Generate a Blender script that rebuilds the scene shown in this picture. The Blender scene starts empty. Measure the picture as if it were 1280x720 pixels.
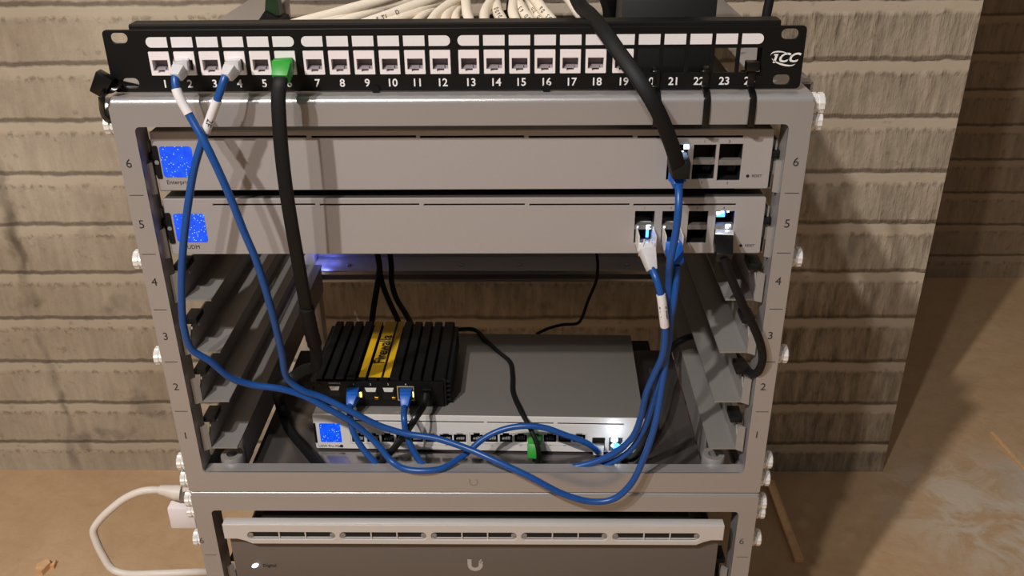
import bpy, bmesh, math, random
from mathutils import Vector, Matrix
random.seed(7)
PI = math.pi
sc = bpy.context.scene
COL = sc.collection

# ------------------------------------------------------------------ camera
CF = 1151.486
CP = Vector((0.04487, -0.58738, 0.44819))
CR = Vector((0.99984263, 0.01511912, -0.00928012))
CU = Vector((0.00144803, 0.45181724, 0.89210935))
CW = Vector((-0.01768082, 0.8919824, -0.45172424))
cam_d = bpy.data.cameras.new('camera')
cam_d.sensor_width = 36.0
cam_d.lens = CF / 1280 * 36.0
cam_d.clip_start = 0.01
cam = bpy.data.objects.new('camera', cam_d)
COL.objects.link(cam)
cam.matrix_world = Matrix((
    (CR.x, CU.x, -CW.x, CP.x), (CR.y, CU.y, -CW.y, CP.y), (CR.z, CU.z, -CW.z, CP.z), (0, 0, 0, 1)))
sc.camera = cam


def at(px, py, v, ax=1):
    """point on the world plane axis=v seen at that place of the photograph"""
    d = CR * ((px - 640) / CF) - CU * ((py - 360) / CF) + CW
    return CP + d * ((v - CP[ax]) / d[ax])


# ------------------------------------------------------------------ materials
def newmat(name):
    m = bpy.data.materials.new(name)
    m.use_nodes = True
    nt = m.node_tree
    return m, nt, nt.nodes, nt.links, nt.nodes['Principled BSDF']


def lin(c):
    return tuple(((x / 255) / 12.92 if x / 255 <= .04045 else ((x / 255 + .055) / 1.055) ** 2.4) for x in c) + (1,)


def mat(name, col, rough=.5, metal=0., grain=0., gscale=400., bump=0., spec=.5, trans=0., emis=None, estr=0., coat=0.):
    m, nt, N, L, B = newmat(name)
    B.inputs['Base Color'].default_value = lin(col)
    B.inputs['Roughness'].default_value = rough
    B.inputs['Metallic'].default_value = metal
    B.inputs['Specular IOR Level'].default_value = spec
    B.inputs['Transmission Weight'].default_value = trans
    B.inputs['Coat Weight'].default_value = coat
    if emis:
        B.inputs['Emission Color'].default_value = lin(emis)
        B.inputs['Emission Strength'].default_value = estr
    if grain or bump:
        tc = N.new('ShaderNodeTexCoord')
        no = N.new('ShaderNodeTexNoise')
        no.inputs['Scale'].default_value = gscale
        no.inputs['Detail'].default_value = 3
        L.new(tc.outputs['Object'], no.inputs['Vector'])
        if grain:
            mx = N.new('ShaderNodeMix'); mx.data_type = 'RGBA'
            c = lin(col)
            mx.inputs['A'].default_value = tuple(x * (1 - grain) for x in c[:3]) + (1,)
            mx.inputs['B'].default_value = tuple(min(1, x * (1 + grain)) for x in c[:3]) + (1,)
            L.new(no.outputs['Fac'], mx.inputs['Factor'])
            L.new(mx.outputs['Result'], B.inputs['Base Color'])
        if bump:
            bp = N.new('ShaderNodeBump')
            bp.inputs['Strength'].default_value = bump
            bp.inputs['Distance'].default_value = .0004
            L.new(no.outputs['Fac'], bp.inputs['Height'])
            L.new(bp.outputs['Normal'], B.inputs['Normal'])
    return m


M = {}
M['rack'] = mat('powder_coated_silver', (176, 173, 173), .31, .5, .1, 1500, .25)
M['rail'] = mat('rail_grey', (150, 147, 145), .45, .35, .1, 900, .2)
M['tray'] = mat('tray_dark_grey', (112, 108, 107), .17, .7, .1, 900, .08)
M['alu'] = mat('brushed_face', (172, 167, 166), .5, .25, .06, 1200, .1)
M['case'] = mat('device_case', (128, 124, 120), .42, .3, .08, 800, .1)
M['aluwhite'] = mat('pale_silver_face', (240, 236, 233), .45, .1, .05, 1200, .1)
M['palegold'] = mat('pale_gold', (206, 192, 140), .4, .5, .05, 600)
M['casedark'] = mat('device_case_dark', (112, 104, 99), .5, .25, .08, 800, .1)
M['casedeep'] = mat('device_case_deep_grey', (82, 78, 74), .5, .3, .08, 800, .1)
M['darkgrey'] = mat('dark_grey_plastic', (52, 50, 48), .5, 0, .1, 500)
M['trim'] = mat('silver_trim', (214, 210, 208), .4, .25, .04, 900, .1)
M['chrome'] = mat('bright_metal', (238, 236, 234), .36, .25, .03, 500)
M['gold'] = mat('brass_contacts', (196, 150, 70), .35, .9, .1, 900)
M['black'] = mat('black_plastic', (15, 15, 16), .5, 0, .2, 500, 0, .35)
M['panelblack'] = mat('black_paint', (10, 10, 11), .45, 0, .2, 900, .1, .3)
M['rubber'] = mat('black_cable_jacket', (14, 14, 15), .6, 0, .25, 700, .1, .3)
M['glossblack'] = mat('black_nylon', (10, 10, 11), .28, 0, .2, 500)
M['void'] = mat('dark_recess', (9, 9, 10), .6, 0, .2, 400)
M['white'] = mat('white_plastic', (236, 228, 230), .45, 0, .03, 500)
M['label'] = mat('white_paper', (226, 222, 224), .6, 0, .03, 500)
M['jackgrey'] = mat('grey_socket', (150, 140, 145), .5, 0, .15, 700)
M['cream'] = mat('cream_cable_jacket', (240, 228, 210), .5, 0, .06, 300)
M['whitecable'] = mat('white_cable_jacket', (224, 214, 204), .5, 0, .05, 300)
M['blue'] = mat('blue_cable_jacket', (22, 76, 148), .35, 0, .15, 350)
M['blueplug'] = mat('blue_boot', (24, 92, 190), .4, 0, .1, 350)
M['clear'] = mat('clear_plug', (240, 238, 240), .12, 0, .1, 500, .1, .7, .3)
M['green'] = mat('green_boot', (40, 150, 45), .45, 0, .12, 400)
M['darkgreen'] = mat('dark_green_plastic', (38, 58, 34), .3, 0, .3, 120)
M['yellow'] = mat('yellow_print', (222, 176, 24), .5, 0, .06, 500)
M['ink'] = mat('dark_print', (38, 36, 36), .7, 0, .1, 500)
M['inklight'] = mat('grey_print', (86, 82, 80), .7, 0, .1, 500)
M['inkwhite'] = mat('white_print', (232, 230, 230), .6, 0, .02, 500)
M['logo'] = mat('silver_print', (182, 172, 170), .5, 0, .02, 500)
M['ledw'] = mat('cool_led', (200, 225, 255), .4, emis=(190, 222, 255), estr=9)
M['ledb'] = mat('blue_led', (60, 120, 255), .4, emis=(70, 140, 255), estr=4)
M['ledy'] = mat('yellow_led', (255, 230, 80), .4, emis=(255, 232, 90), estr=4)
M['ledv'] = mat('violet_led', (60, 60, 255), .4, emis=(60, 60, 255), estr=6)
M['wood'] = mat('wood_and_light_streak', (228, 184, 138), .7, 0, .25, 120)  # wood chip colour, lightened to stand in for the floor light streaks


def screen_mat():
    m, nt, N, L, B = newmat('lit_blue_screen')
    tc = N.new('ShaderNodeTexCoord')
    vo = N.new('ShaderNodeTexVoronoi'); vo.inputs['Scale'].default_value = 620
    L.new(tc.outputs['Object'], vo.inputs['Vector'])
    lt = N.new('ShaderNodeMath'); lt.operation = 'LESS_THAN'; lt.inputs[1].default_value = .27
    L.new(vo.outputs['Distance'], lt.inputs[0])
    sep = N.new('ShaderNodeSeparateColor')
    L.new(vo.outputs['Color'], sep.inputs['Color'])
    gt = N.new('ShaderNodeMath'); gt.operation = 'GREATER_THAN'; gt.inputs[1].default_value = .55
    L.new(sep.outputs['Red'], gt.inputs[0])
    mu = N.new('ShaderNodeMath'); mu.operation = 'MULTIPLY'
    L.new(lt.outputs[0], mu.inputs[0]); L.new(gt.outputs[0], mu.inputs[1])
    no = N.new('ShaderNodeTexNoise'); no.inputs['Scale'].default_value = 220
    L.new(tc.outputs['Object'], no.inputs['Vector'])
    m1 = N.new('ShaderNodeMix'); m1.data_type = 'RGBA'
    m1.inputs['A'].default_value = lin((0, 40, 225)); m1.inputs['B'].default_value = lin((25, 110, 255))
    L.new(no.outputs['Fac'], m1.inputs['Factor'])
    m2 = N.new('ShaderNodeMix'); m2.data_type = 'RGBA'
    m2.inputs['B'].default_value = lin((150, 205, 255))
    L.new(mu.outputs[0], m2.inputs['Factor']); L.new(m1.outputs['Result'], m2.inputs['A'])
    B.inputs['Base Color'].default_value = lin((5, 20, 80))
    B.inputs['Roughness'].default_value = .2
    L.new(m2.outputs['Result'], B.inputs['Emission Color'])
    B.inputs['Emission Strength'].default_value = 1.0
    return m


M['screen'] = screen_mat()


def brick_mat(name, c_lo, c_hi, c_mortar, bump, score):
    m, nt, N, L, B = newmat(name)
    tc = N.new('ShaderNodeTexCoord')
    sp = N.new('ShaderNodeSeparateXYZ'); L.new(tc.outputs['Object'], sp.inputs[0])

    def math_(op, a, b=None, c=None, clamp=False):
        n = N.new('ShaderNodeMath'); n.operation = op; n.use_clamp = clamp
        for i, v in enumerate((a, b, c)):
            if v is None: continue
            if isinstance(v, (int, float)): n.inputs[i].default_value = v
            else: L.new(v, n.inputs[i])
        return n.outputs[0]

    def noise(sx, sz, scale, detail=3, rough=.55, off=0):
        cb = N.new('ShaderNodeCombineXYZ')
        L.new(math_('MULTIPLY_ADD', sp.outputs['X'], sx, off), cb.inputs[0])
        L.new(math_('MULTIPLY', sp.outputs['Y'], sx), cb.inputs[1])
        L.new(math_('MULTIPLY', sp.outputs['Z'], sz), cb.inputs[2])
        n = N.new('ShaderNodeTexNoise'); n.inputs['Scale'].default_value = scale
        n.inputs['Detail'].default_value = detail; n.inputs['Roughness'].default_value = rough
        L.new(cb.outputs[0], n.inputs['Vector'])
        return n.outputs['Fac']

    def ramp(f, stops):
        r = N.new('ShaderNodeValToRGB'); e = r.color_ramp.elements
        e[0].position, e[0].color = stops[0][0], (stops[0][1],) * 3 + (1,)
        e[1].position, e[1].color = stops[-1][0], (stops[-1][1],) * 3 + (1,)
        for p, v in stops[1:-1]:
            x = e.new(p); x.color = (v, v, v, 1)
        L.new(f, r.inputs[0])
        return r.outputs[0]

    def mixc(f, a, b):
        x = N.new('ShaderNodeMix'); x.data_type = 'RGBA'
        for k, v in (('Factor', f), ('A', a), ('B', b)):
            if isinstance(v, tuple): x.inputs[k].default_value = v
            elif isinstance(v, (int, float)): x.inputs[k].default_value = v
            else: L.new(v, x.inputs[k])
        return x.outputs['Result']

    wob = noise(1, 1, 14, 3)
    wob2 = noise(1, 1, 90, 2)
    zz = math_('MULTIPLY_ADD', wob, .006, sp.outputs['Z'])
    zz = math_('MULTIPLY_ADD', wob2, .004, zz)
    t = math_('FRACT', math_('MULTIPLY', math_('ADD', zz, .3171 + 6.55 - .005), 1 / .0655))
    # t=0 : recess line at the foot of a course, its shadow painted dark; top fifth of the course below it is smooth mortar
    line = ramp(t, [(0, 1), (.035, .9), (.075, 0), (.955, 0), (1, 1)])
    mort = ramp(t, [(0, 0), (.74, 0), (.82, 1), (.985, 1), (1, 0)])
    lip = ramp(t, [(.66, 0), (.76, 1), (.83, 0)])
    ribs = noise(1, .15, 78, 3, .6)
    ribs2 = noise(1, .28, 210, 2, .6, 5)
    rough = noise(1, 1, 60, 5, .65, 9)
    fine = noise(1, 1, 420, 3, .6, 3)
    rr = ramp(math_('ADD', math_('MULTIPLY', ribs, .7), math_('MULTIPLY', ribs2, .3)), [(.36, 0), (.63, 1)])
    side = N.new('ShaderNodeMapRange'); side.inputs[1].default_value = -.35; side.inputs[2].default_value = .1
    side.inputs[3].default_value = .36; side.inputs[4].default_value = 1.0
    L.new(sp.outputs['X'], side.inputs[0])
    fade = math_('MULTIPLY', ramp(noise(1, 1, 5, 2, .5, 2), [(.25, .45), (.7, 1)]), side.outputs[0])
    ribh = math_('MULTIPLY', math_('MULTIPLY', rr, score * 1.9), fade)
    notm = math_('SUBTRACT', 1, mort)
    h = math_('MULTIPLY', math_('ADD', ribh, math_('MULTIPLY', rough, .7)), notm)
    h = math_('ADD', h, math_('MULTIPLY', mort, .7))
    h = math_('SUBTRACT', h, math_('MULTIPLY', line, .7))
    pits = ramp(noise(1, 1, 75, 2, .5, 13), [(.66, 0), (.74, 1)])
    pitl = math_('MULTIPLY', lip, ramp(noise(1, .6, 120, 2, .5, 21), [(.5, 0), (.6, 1)]))
    h = math_('SUBTRACT', h, math_('MULTIPLY', pitl, .5))
    h = math_('MULTIPLY_ADD', fine, .12, h)
    bp = N.new('ShaderNodeBump'); bp.inputs['Strength'].default_value = 1
    bp.inputs['Distance'].default_value = bump
    L.new(h, bp.inputs['Height']); L.new(bp.outputs['Normal'], B.inputs['Normal'])
    big = noise(1, 1, 3.2, 4, .6, 4)
    c = mixc(ramp(big, [(.3, 0), (.72, 1)]), lin(c_lo), lin(c_hi))
    c = mixc(math_('MULTIPLY', math_('MULTIPLY', math_('MULTIPLY', math_('SUBTRACT', 1, rr), fade), notm), 1.0 * score), c, mixc(.7, c, (0.02, .015, .01, 1)))
    c = mixc(math_('MULTIPLY', rough, .22), c, mixc(.5, c, lin((60, 50, 40))))
    c = mixc(math_('MULTIPLY', mort, .3), c, lin(c_mortar))
    c = mixc(math_('MULTIPLY', line, .6), c, lin((58, 46, 36)))
    c = mixc(math_('MULTIPLY', pitl, .35), c, lin((62, 50, 40)))
    c = mixc(math_('MULTIPLY', pits, .25), c, lin((66, 54, 44)))
    spots = math_('MULTIPLY', ramp(noise(1, 1, 17, 3, .55, 41), [(.6, 0), (.68, 1)]), ramp(noise(1, 1, 4, 2, .5, 17), [(.45, 0), (.6, 1)]))
    c = mixc(math_('MULTIPLY', spots, .4), c, lin((70, 62, 52)))
    # an old vertical settlement crack left of the rack
    cx = math_('ABSOLUTE', math_('MULTIPLY_ADD', noise(1, 1, 35, 3, .6, 8), .03, math_('ADD', sp.outputs['X'], .577)))
    crack = ramp(cx, [(0, 1), (.004, .9), (.011, 0)])
    crack = math_('MULTIPLY', crack, ramp(noise(1, .5, 28, 2, .5, 31), [(.4, .15), (.6, 1)]))
    c = mixc(math_('MULTIPLY', crack, .6), c, lin((48, 40, 33)))
    L.new(c, B.inputs['Base Color'])
    B.inputs['Roughness'].default_value = .85
    B.inputs['Specular IOR Level'].default_value = .25
    return m


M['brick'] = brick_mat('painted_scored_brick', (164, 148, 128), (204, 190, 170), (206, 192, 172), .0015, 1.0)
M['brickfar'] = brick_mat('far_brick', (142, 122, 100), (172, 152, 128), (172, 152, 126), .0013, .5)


def floor_mat():
    m, nt, N, L, B = newmat('stained_tan_floor')
    tc = N.new('ShaderNodeTexCoord')

    def noise(scale, det, rgh, vec=None):
        n = N.new('ShaderNodeTexNoise'); n.inputs['Scale'].default_value = scale
        n.inputs['Detail'].default_value = det; n.inputs['Roughness'].default_value = rgh
        n.inputs['Distortion'].default_value = .6
        L.new(vec or tc.outputs['Object'], n.inputs['Vector'])
        return n.outputs['Fac']

    def ramp(f, a, b):
        r = N.new('ShaderNodeMapRange'); r.inputs[1].default_value = a; r.inputs[2].default_value = b
        L.new(f, r.inputs[0]); return r.outputs[0]

    def mixc(f, a, b):
        x = N.new('ShaderNodeMix'); x.data_type = 'RGBA'
        for k, v in (('Factor', f), ('A', a), ('B', b)):
            if isinstance(v, (tuple, float)): x.inputs[k].default_value = v
            else: L.new(v, x.inputs[k])
        return x.outputs['Result']

    def mul(a, b):
        n = N.new('ShaderNodeMath'); n.operation = 'MULTIPLY'; n.use_clamp = True
        for i, v in enumerate((a, b)):
            if isinstance(v, float): n.inputs[i].default_value = v
            else: L.new(v, n.inputs[i])
        return n.outputs[0]

    def blob(x, y, r):
        vm = N.new('ShaderNodeVectorMath'); vm.operation = 'DISTANCE'
        vm.inputs[1].default_value = (x, y, -.365)
        L.new(tc.outputs['Object'], vm.inputs[0])
        return ramp(vm.outputs['Value'], r, r * .35)

    c = mixc(ramp(noise(4, 5, .6), .3, .7), lin((190, 156, 120)), lin((208, 178, 142)))
    c = mixc(mul(ramp(noise(30, 4, .6), .4, .75), .25), c, lin((160, 122, 88)))
    st = noise(16, 5, .7)
    c = mixc(mul(mul(blob(.66, .36, .17), ramp(st, .42, .56)), .8), c, lin((216, 202, 184)))
    c = mixc(mul(mul(blob(.75, .42, .075), ramp(noise(22, 3, .6), .35, .5)), .8), c, lin((196, 190, 180)))
    L.new(c, B.inputs['Base Color'])
    B.inputs['Roughness'].default_value = .8
    B.inputs['Specular IOR Level'].default_value = .25
    bp = N.new('ShaderNodeBump'); bp.inputs['Strength'].default_value = .5; bp.inputs['Distance'].default_value = .002
    L.new(noise(60, 4, .6), bp.inputs['Height']); L.new(bp.outputs['Normal'], B.inputs['Normal'])
    return m


M['floor'] = floor_mat()


# ------------------------------------------------------------------ mesh helpers
class MB:
    def __init__(s):
        s.bm = bmesh.new()

    def box(s, x0, x1, y0, y1, z0, z1, bev=0., seg=2):
        r = bmesh.ops.create_cube(s.bm, size=1)
        vs = r['verts']
        for v in vs:
            v.co = Vector((x0 + (v.co.x + .5) * (x1 - x0), y0 + (v.co.y + .5) * (y1 - y0), z0 + (v.co.z + .5) * (z1 - z0)))
        if bev:
            es = list({e for v in vs for e in v.link_edges})
            bmesh.ops.bevel(s.bm, geom=es, offset=bev, segments=seg, affect='EDGES', profile=.5)
        return s

    def prism(s, poly, axis, a, b):
        """extrude a 2D polygon along an axis: X: (y,z)  Y: (x,z)  Z: (x,y)"""
        def p3(p, t):
            return {'X': (t, p[0], p[1]), 'Y': (p[0], t, p[1]), 'Z': (p[0], p[1], t)}[axis]
        v0 = [s.bm.verts.new(p3(p, a)) for p in poly]
        v1 = [s.bm.verts.new(p3(p, b)) for p in poly]
        n = len(poly)
        fs = [s.bm.faces.new(v0), s.bm.faces.new(list(reversed(v1)))]
        for i in range(n):
            fs.append(s.bm.faces.new((v0[i], v1[i], v1[(i + 1) % n], v0[(i + 1) % n])))
        bmesh.ops.recalc_face_normals(s.bm, faces=fs)
        return s

    def lathe(s, prof, origin, axis, n=24, lobes=0, amp=0., closed=True):
        """prof: (radius, height) along the axis"""
        o = Vector(origin); a = Vector(axis).normalized()
        u = a.orthogonal().normalized(); w = a.cross(u)
        rings = []
        for r, h in prof:
            ring = []
            for i in range(n):
                t = 2 * PI * i / n
                rr = r * (1 + (amp * math.cos(lobes * t) if lobes else 0))
                ring.append(s.bm.verts.new(o + a * h + (u * math.cos(t) + w * math.sin(t)) * rr))
            rings.append(ring)
        fs = []
        for q in range(len(rings) - 1):
            for i in range(n):
                fs.append(s.bm.faces.new((rings[q][i], rings[q][(i + 1) % n], rings[q + 1][(i + 1) % n], rings[q + 1][i])))
        if closed:
            fs.append(s.bm.faces.new(rings[0])); fs.append(s.bm.faces.new(rings[-1]))
        bmesh.ops.recalc_face_normals(s.bm, faces=fs)
        return s

    def frustum(s, p0, p1, w0, h0, w1, h1, up=(0, 0, 1), bev=0.):
        p0, p1 = Vector(p0), Vector(p1)
        d = (p1 - p0).normalized(); up = Vector(up)
        x = d.cross(up).normalized(); y = x.cross(d).normalized()
        vs = []
        for p, w, h in ((p0, w0, h0), (p1, w1, h1)):
            for sx, sy in ((-1, -1), (1, -1), (1, 1), (-1, 1)):
                vs.append(s.bm.verts.new(p + x * sx * w / 2 + y * sy * h / 2))
        fs = [s.bm.faces.new([vs[i] for i in q]) for q in ((3, 2, 1, 0), (4, 5, 6, 7), (0, 1, 5, 4), (1, 2, 6, 5), (2, 3, 7, 6), (3, 0, 4, 7))]
        bmesh.ops.recalc_face_normals(s.bm, faces=fs)
        if bev:
            es = list({e for f in fs for e in f.edges})
            bmesh.ops.bevel(s.bm, geom=es, offset=bev, segments=2, affect='EDGES', profile=.5)
        return s

    def tube(s, pts, r, sides=10, flat=None, caps=True):
        """pts already smooth. r: number or list. flat=(a,b,hint): section half-axes, a across, b along the hint."""
        n = len(pts); rings = []
        T = []
        for i in range(n):
            T.append((pts[min(i + 1, n - 1)] - pts[max(i - 1, 0)]).normalized())
        u = None
        for i in range(n):
            if flat:
                hint = Vector(flat[2])
                b = (hint - T[i] * hint.dot(T[i])).normalized()
                a = T[i].cross(b)
                ra, rb = flat[0], flat[1]
            else:
                if u is None: u = T[i].orthogonal().normalized()
                else:
                    u = (u - T[i] * u.dot(T[i])).normalized()
                a, b = u, T[i].cross(u)
                ra = rb = r[i] if isinstance(r, list) else r
            ring = []
            for k in range(sides):
                t = 2 * PI * (k + .5) / sides
                c, q = math.cos(t), math.sin(t)
                if flat:
                    e = .45
                    c = math.copysign(abs(c) ** e, c); q = math.copysign(abs(q) ** e, q)
                ring.append(s.bm.verts.new(pts[i] + a * c * ra + b * q * rb))
            rings.append(ring)
        fs = []
        for q in range(n - 1):
            for k in range(sides):
                fs.append(s.bm.faces.new((rings[q][k], rings[q][(k + 1) % sides], rings[q + 1][(k + 1) % sides], rings[q + 1][k])))
        if caps:
            fs.append(s.bm.faces.new(rings[0])); fs.append(s.bm.faces.new(rings[-1]))
        bmesh.ops.recalc_face_normals(s.bm, faces=fs)
        return s

    def add_mesh(s, me):
        s.bm.from_mesh(me)
        return s

    def build(s, name, m, parent=None, smooth=35):
        me = bpy.data.meshes.new(name)
        s.bm.to_mesh(me); s.bm.free()
        return link(name, me, m, parent, smooth)


def link(name, me, m, parent=None, smooth=35):
    if m is not None:
        me.materials.clear(); me.materials.append(m)
    if smooth:
        me.polygons.foreach_set('use_smooth', [True] * len(me.polygons))
        try: me.set_sharp_from_angle(angle=math.radians(smooth))
        except Exception: pass
    o = bpy.data.objects.new(name, me)
    COL.objects.link(o)
    if parent is not None: attach(o, parent)
    return o


def world_of(o):
    m = Matrix.LocRotScale(o.location, o.rotation_euler, None)
    return m


def attach(o, parent):
    """parent a part whose mesh is written in world coordinates (or in the local frame of a rotated thing)"""
    o.parent = parent
    root = parent
    while root.parent is not None: root = root.parent
    if parent is root and root.get('_world', 0):
        o.matrix_parent_inverse = Matrix.Translation(-root.location)


def thing(name, label, cat, loc=(0, 0, 0), rotz=0., group=None, world=True):
    o = bpy.data.objects.new(name, None)
    COL.objects.link(o)
    o.empty_display_size = .02
    o.location = loc; o.rotation_euler = (0, 0, rotz)
    if world: o['_world'] = 1
    return tag(o, label, cat, group)


def tag(o, label, cat, group=None):
    o['label'] = label; o['category'] = cat
    if group: o['group'] = group
    return o


def struct(o):
    o['kind'] = 'structure'
    return o


def rr(x0, x1, z0, z1, r=0., n=5, corners=(1, 1, 1, 1)):
    """rounded rectangle, corners: bl br tr tl"""
    if r <= 0: return [(x0, z0), (x1, z0), (x1, z1), (x0, z1)]
    P = []
    for (cx, cz, a0, k) in ((x0 + r, z0 + r, PI, 0), (x1 - r, z0 + r, 1.5 * PI, 1), (x1 - r, z1 - r, 0, 2), (x0 + r, z1 - r, .5 * PI, 3)):
        if corners[k]:
            for i in range(n + 1):
                a = a0 + .5 * PI * i / n
                P.append((cx + r * math.cos(a), cz + r * math.sin(a)))
        else:
            P.append(((x0, z0), (x1, z0), (x1, z1), (x0, z1))[k])
    return P


def plate(outer, holes, y0, y1, bevel=0.):
    """flat plate in the XZ plane between y0 and y1, with holes; returns a mesh"""
    cu = bpy.data.curves.new('plate', 'CURVE')
    cu.dimensions = '2D'; cu.fill_mode = 'BOTH'
    th = abs(y1 - y0)
    cu.extrude = max(th / 2 - bevel, 1e-6); cu.bevel_depth = bevel; cu.bevel_resolution = 1
    if bevel: cu.offset = -bevel
    for loop in [outer] + list(holes):
        sp = cu.splines.new('POLY'); sp.points.add(len(loop) - 1)
        for i, (x, z) in enumerate(loop): sp.points[i].co = (x, z, 0, 1)
        sp.use_cyclic_u = True
    o = bpy.data.objects.new('plate', cu); COL.objects.link(o)
    dg = bpy.context.evaluated_depsgraph_get()
    me = bpy.data.meshes.new_from_object(o.evaluated_get(dg))
    bpy.data.objects.remove(o); bpy.data.curves.remove(cu)
    yc = (y0 + y1) / 2
    me.transform(Matrix(((1, 0, 0, 0), (0, 0, -1, yc), (0, 1, 0, 0), (0, 0, 0, 1))))
    return me


def text_mesh(body, size, loc, rot=None, align='CENTER', shear=0., th=.00005, bold=0.):
    cu = bpy.data.curves.new('lettering', 'FONT')
    cu.body = body; cu.size = size; cu.align_x = align; cu.align_y = 'CENTER'
    cu.shear = shear; cu.extrude = th; cu.offset = bold; cu.resolution_u = 3
    o = bpy.data.objects.new('lettering', cu); COL.objects.link(o)
    dg = bpy.context.evaluated_depsgraph_get()
    me = bpy.data.meshes.new_from_object(o.evaluated_get(dg))
    bpy.data.objects.remove(o); bpy.data.curves.remove(cu)
    R = Matrix.Rotation(PI / 2, 4, 'X') if rot is None else rot
    me.transform(Matrix.Translation(Vector(loc)) @ R)
    return me


def texts(name, items, m, parent):
    b = MB()
    for it in items: b.add_mesh(it)
    return b.build(name, m, parent, 0)


def smooth_path(pts, n=8):
    P = [Vector(p) for p in pts]
    P = [P[0] * 2 - P[1]] + P + [P[-1] * 2 - P[-2]]
    out = []
    for i in range(1, len(P) - 2):
        p0, p1, p2, p3 = P[i - 1], P[i], P[i + 1], P[i + 2]
        d0 = max((p1 - p0).length, 1e-6) ** .5; d1 = max((p2 - p1).length, 1e-6) ** .5; d2 = max((p3 - p2).length, 1e-6) ** .5
        m1 = (p2 - p1) + d1 * ((p1 - p0) / d0 - (p2 - p0) / (d0 + d1))
        m2 = (p2 - p1) + d1 * ((p3 - p2) / d2 - (p3 - p1) / (d1 + d2))
        for k in range(n):
            t = k / n
            a = 2 * t ** 3 - 3 * t ** 2 + 1; b = t ** 3 - 2 * t ** 2 + t; c = -2 * t ** 3 + 3 * t ** 2; d = t ** 3 - t ** 2
            out.append(p1 * a + m1 * b + p2 * c + m2 * d)
    out.append(P[-2].copy())
    return out


def ppath(L):
    """list of (px, py, Y) or ready vectors -> points"""
    return [at(*p) if not isinstance(p, Vector) else p for p in L]


# ------------------------------------------------------------------ the room
FZ = -.365
WY = .45
wc = at(1105, 580, WY).x
b = MB().box(-2.2, wc, WY, 1.06, FZ, 1.9)
struct(b.build('wall_back', M['brick'], None, 0))
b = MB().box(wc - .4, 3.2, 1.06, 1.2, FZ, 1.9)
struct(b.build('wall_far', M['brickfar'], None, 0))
b = MB().box(-2.4, 3.4, -3.2, 1.3, FZ - .05, FZ)
struct(b.build('floor', M['floor'], None, 0))

# ------------------------------------------------------------------ racks
XO = .23          # half width
D = .41           # depth
ZT, ZB = .2895, -.0335
ZBAR, ZLIP = .2703, -.0145
PWX = .0145       # post face width
RB = .0045        # bend radius of the top edge
U = .04445


def rack_parts(root, dz, full):
    y1 = .0016
    # front frame: one pressed sheet with opening, bent top, returns on the posts
    xi = XO - PWX
    b = MB()
    b.add_mesh(plate(rr(-XO, XO, ZB + dz, ZT - RB + dz, .0016, 3, (1, 1, 0, 0)),
                     [rr(-xi, xi, ZLIP + dz, ZBAR + dz, .0035, 4)], 0, y1))
    prof = []
    for i in range(7):
        a = PI - .5 * PI * i / 6
        prof.append((RB + RB * math.cos(a), ZT - RB + RB * math.sin(a) + dz))
    prof += [(.034, ZT + dz), (.034, ZT - .0016 + dz)]
    for i in range(7):
        a = PI / 2 + .5 * PI * i / 6
        prof.append((RB + (RB - .0016) * math.cos(a), ZT - RB + (RB - .0016) * math.sin(a) + dz))
    b.prism(prof, 'X', -XO + .001, XO - .001)
    for s in (-1, 1):
        b.box(min(s * XO, s * (XO - .0016)), max(s * XO, s * (XO - .0016)), .0012, .03, ZB + dz, ZT - .002 + dz)
        b.box(min(s * xi, s * (xi + .0014)), max(s * xi, s * (xi + .0014)), .0012, .02, ZLIP + dz, ZBAR + dz)
        b.box(min(s * (XO - .001), s * (xi - .02)), max(s * (XO - .001), s * (xi - .02)), .0015, .012, ZB + dz, ZB + .0018 + dz)
    b.box(-xi - .001, xi + .001, .0012, .012, ZLIP - .0014 + dz, ZLIP + dz)
    b.box(-xi - .001, xi + .001, .0012, .012, ZBAR + dz, ZBAR + .0014 + dz)
    b.build('front_frame', M['rack'], root)
    # rear frame
    b = MB()
    for s in (-1, 1):
        b.box(min(s * XO, s * (XO - .024)), max(s * XO, s * (XO - .024)), D - .02, D, ZB + dz, ZT + dz, .001)
    b.box(-XO + .024, XO - .024, D - .022, D, ZT - .004 + dz, ZT + dz, .0008)
    b.box(-XO + .024, XO - .024, .369, D, ZLIP - .001 + dz, ZLIP + .0011 + dz, .0006)
    b.box(-XO + .024, XO - .024, .369, .3705, ZLIP - .004 + dz, ZLIP + dz)
    b.box(-XO + .024, XO - .024, D - .003, D, ZB + dz, ZLIP + .012 + dz)
    b.build('rear_frame', M['rack'], root)
    for x in (-.165, -.033, .035, .16):
        MB().lathe([(.0034, 0), (.0034, .0012), (.0018, .0026)], (x, .383, ZLIP + .001 + dz), (0, 0, 1), 12).build('screw', M['rail'], root)
    # side members along the top and the foot
    for s in (-1, 1):
        b = MB()
        a, c = s * .238, s * .2005
        b.box(min(a, c), max(a, c), .034, D, ZT - .0018 + dz, ZT + dz, .0005)
        b.box(min(s * .238, s * .2364), max(s * .238, s * .2364), .034, D, ZT - .014 + dz, ZT - .001 + dz)
        b.build('top_side_bar', M['rack'], root)
        b = MB()
        b.box(min(s * XO, s * (XO - .012)), max(s * XO, s * (XO - .012)), .03, D - .02, ZB + dz, ZB + .014 + dz, .0006)
        b.build('bottom_side_bar', M['rack'], root)


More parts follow.
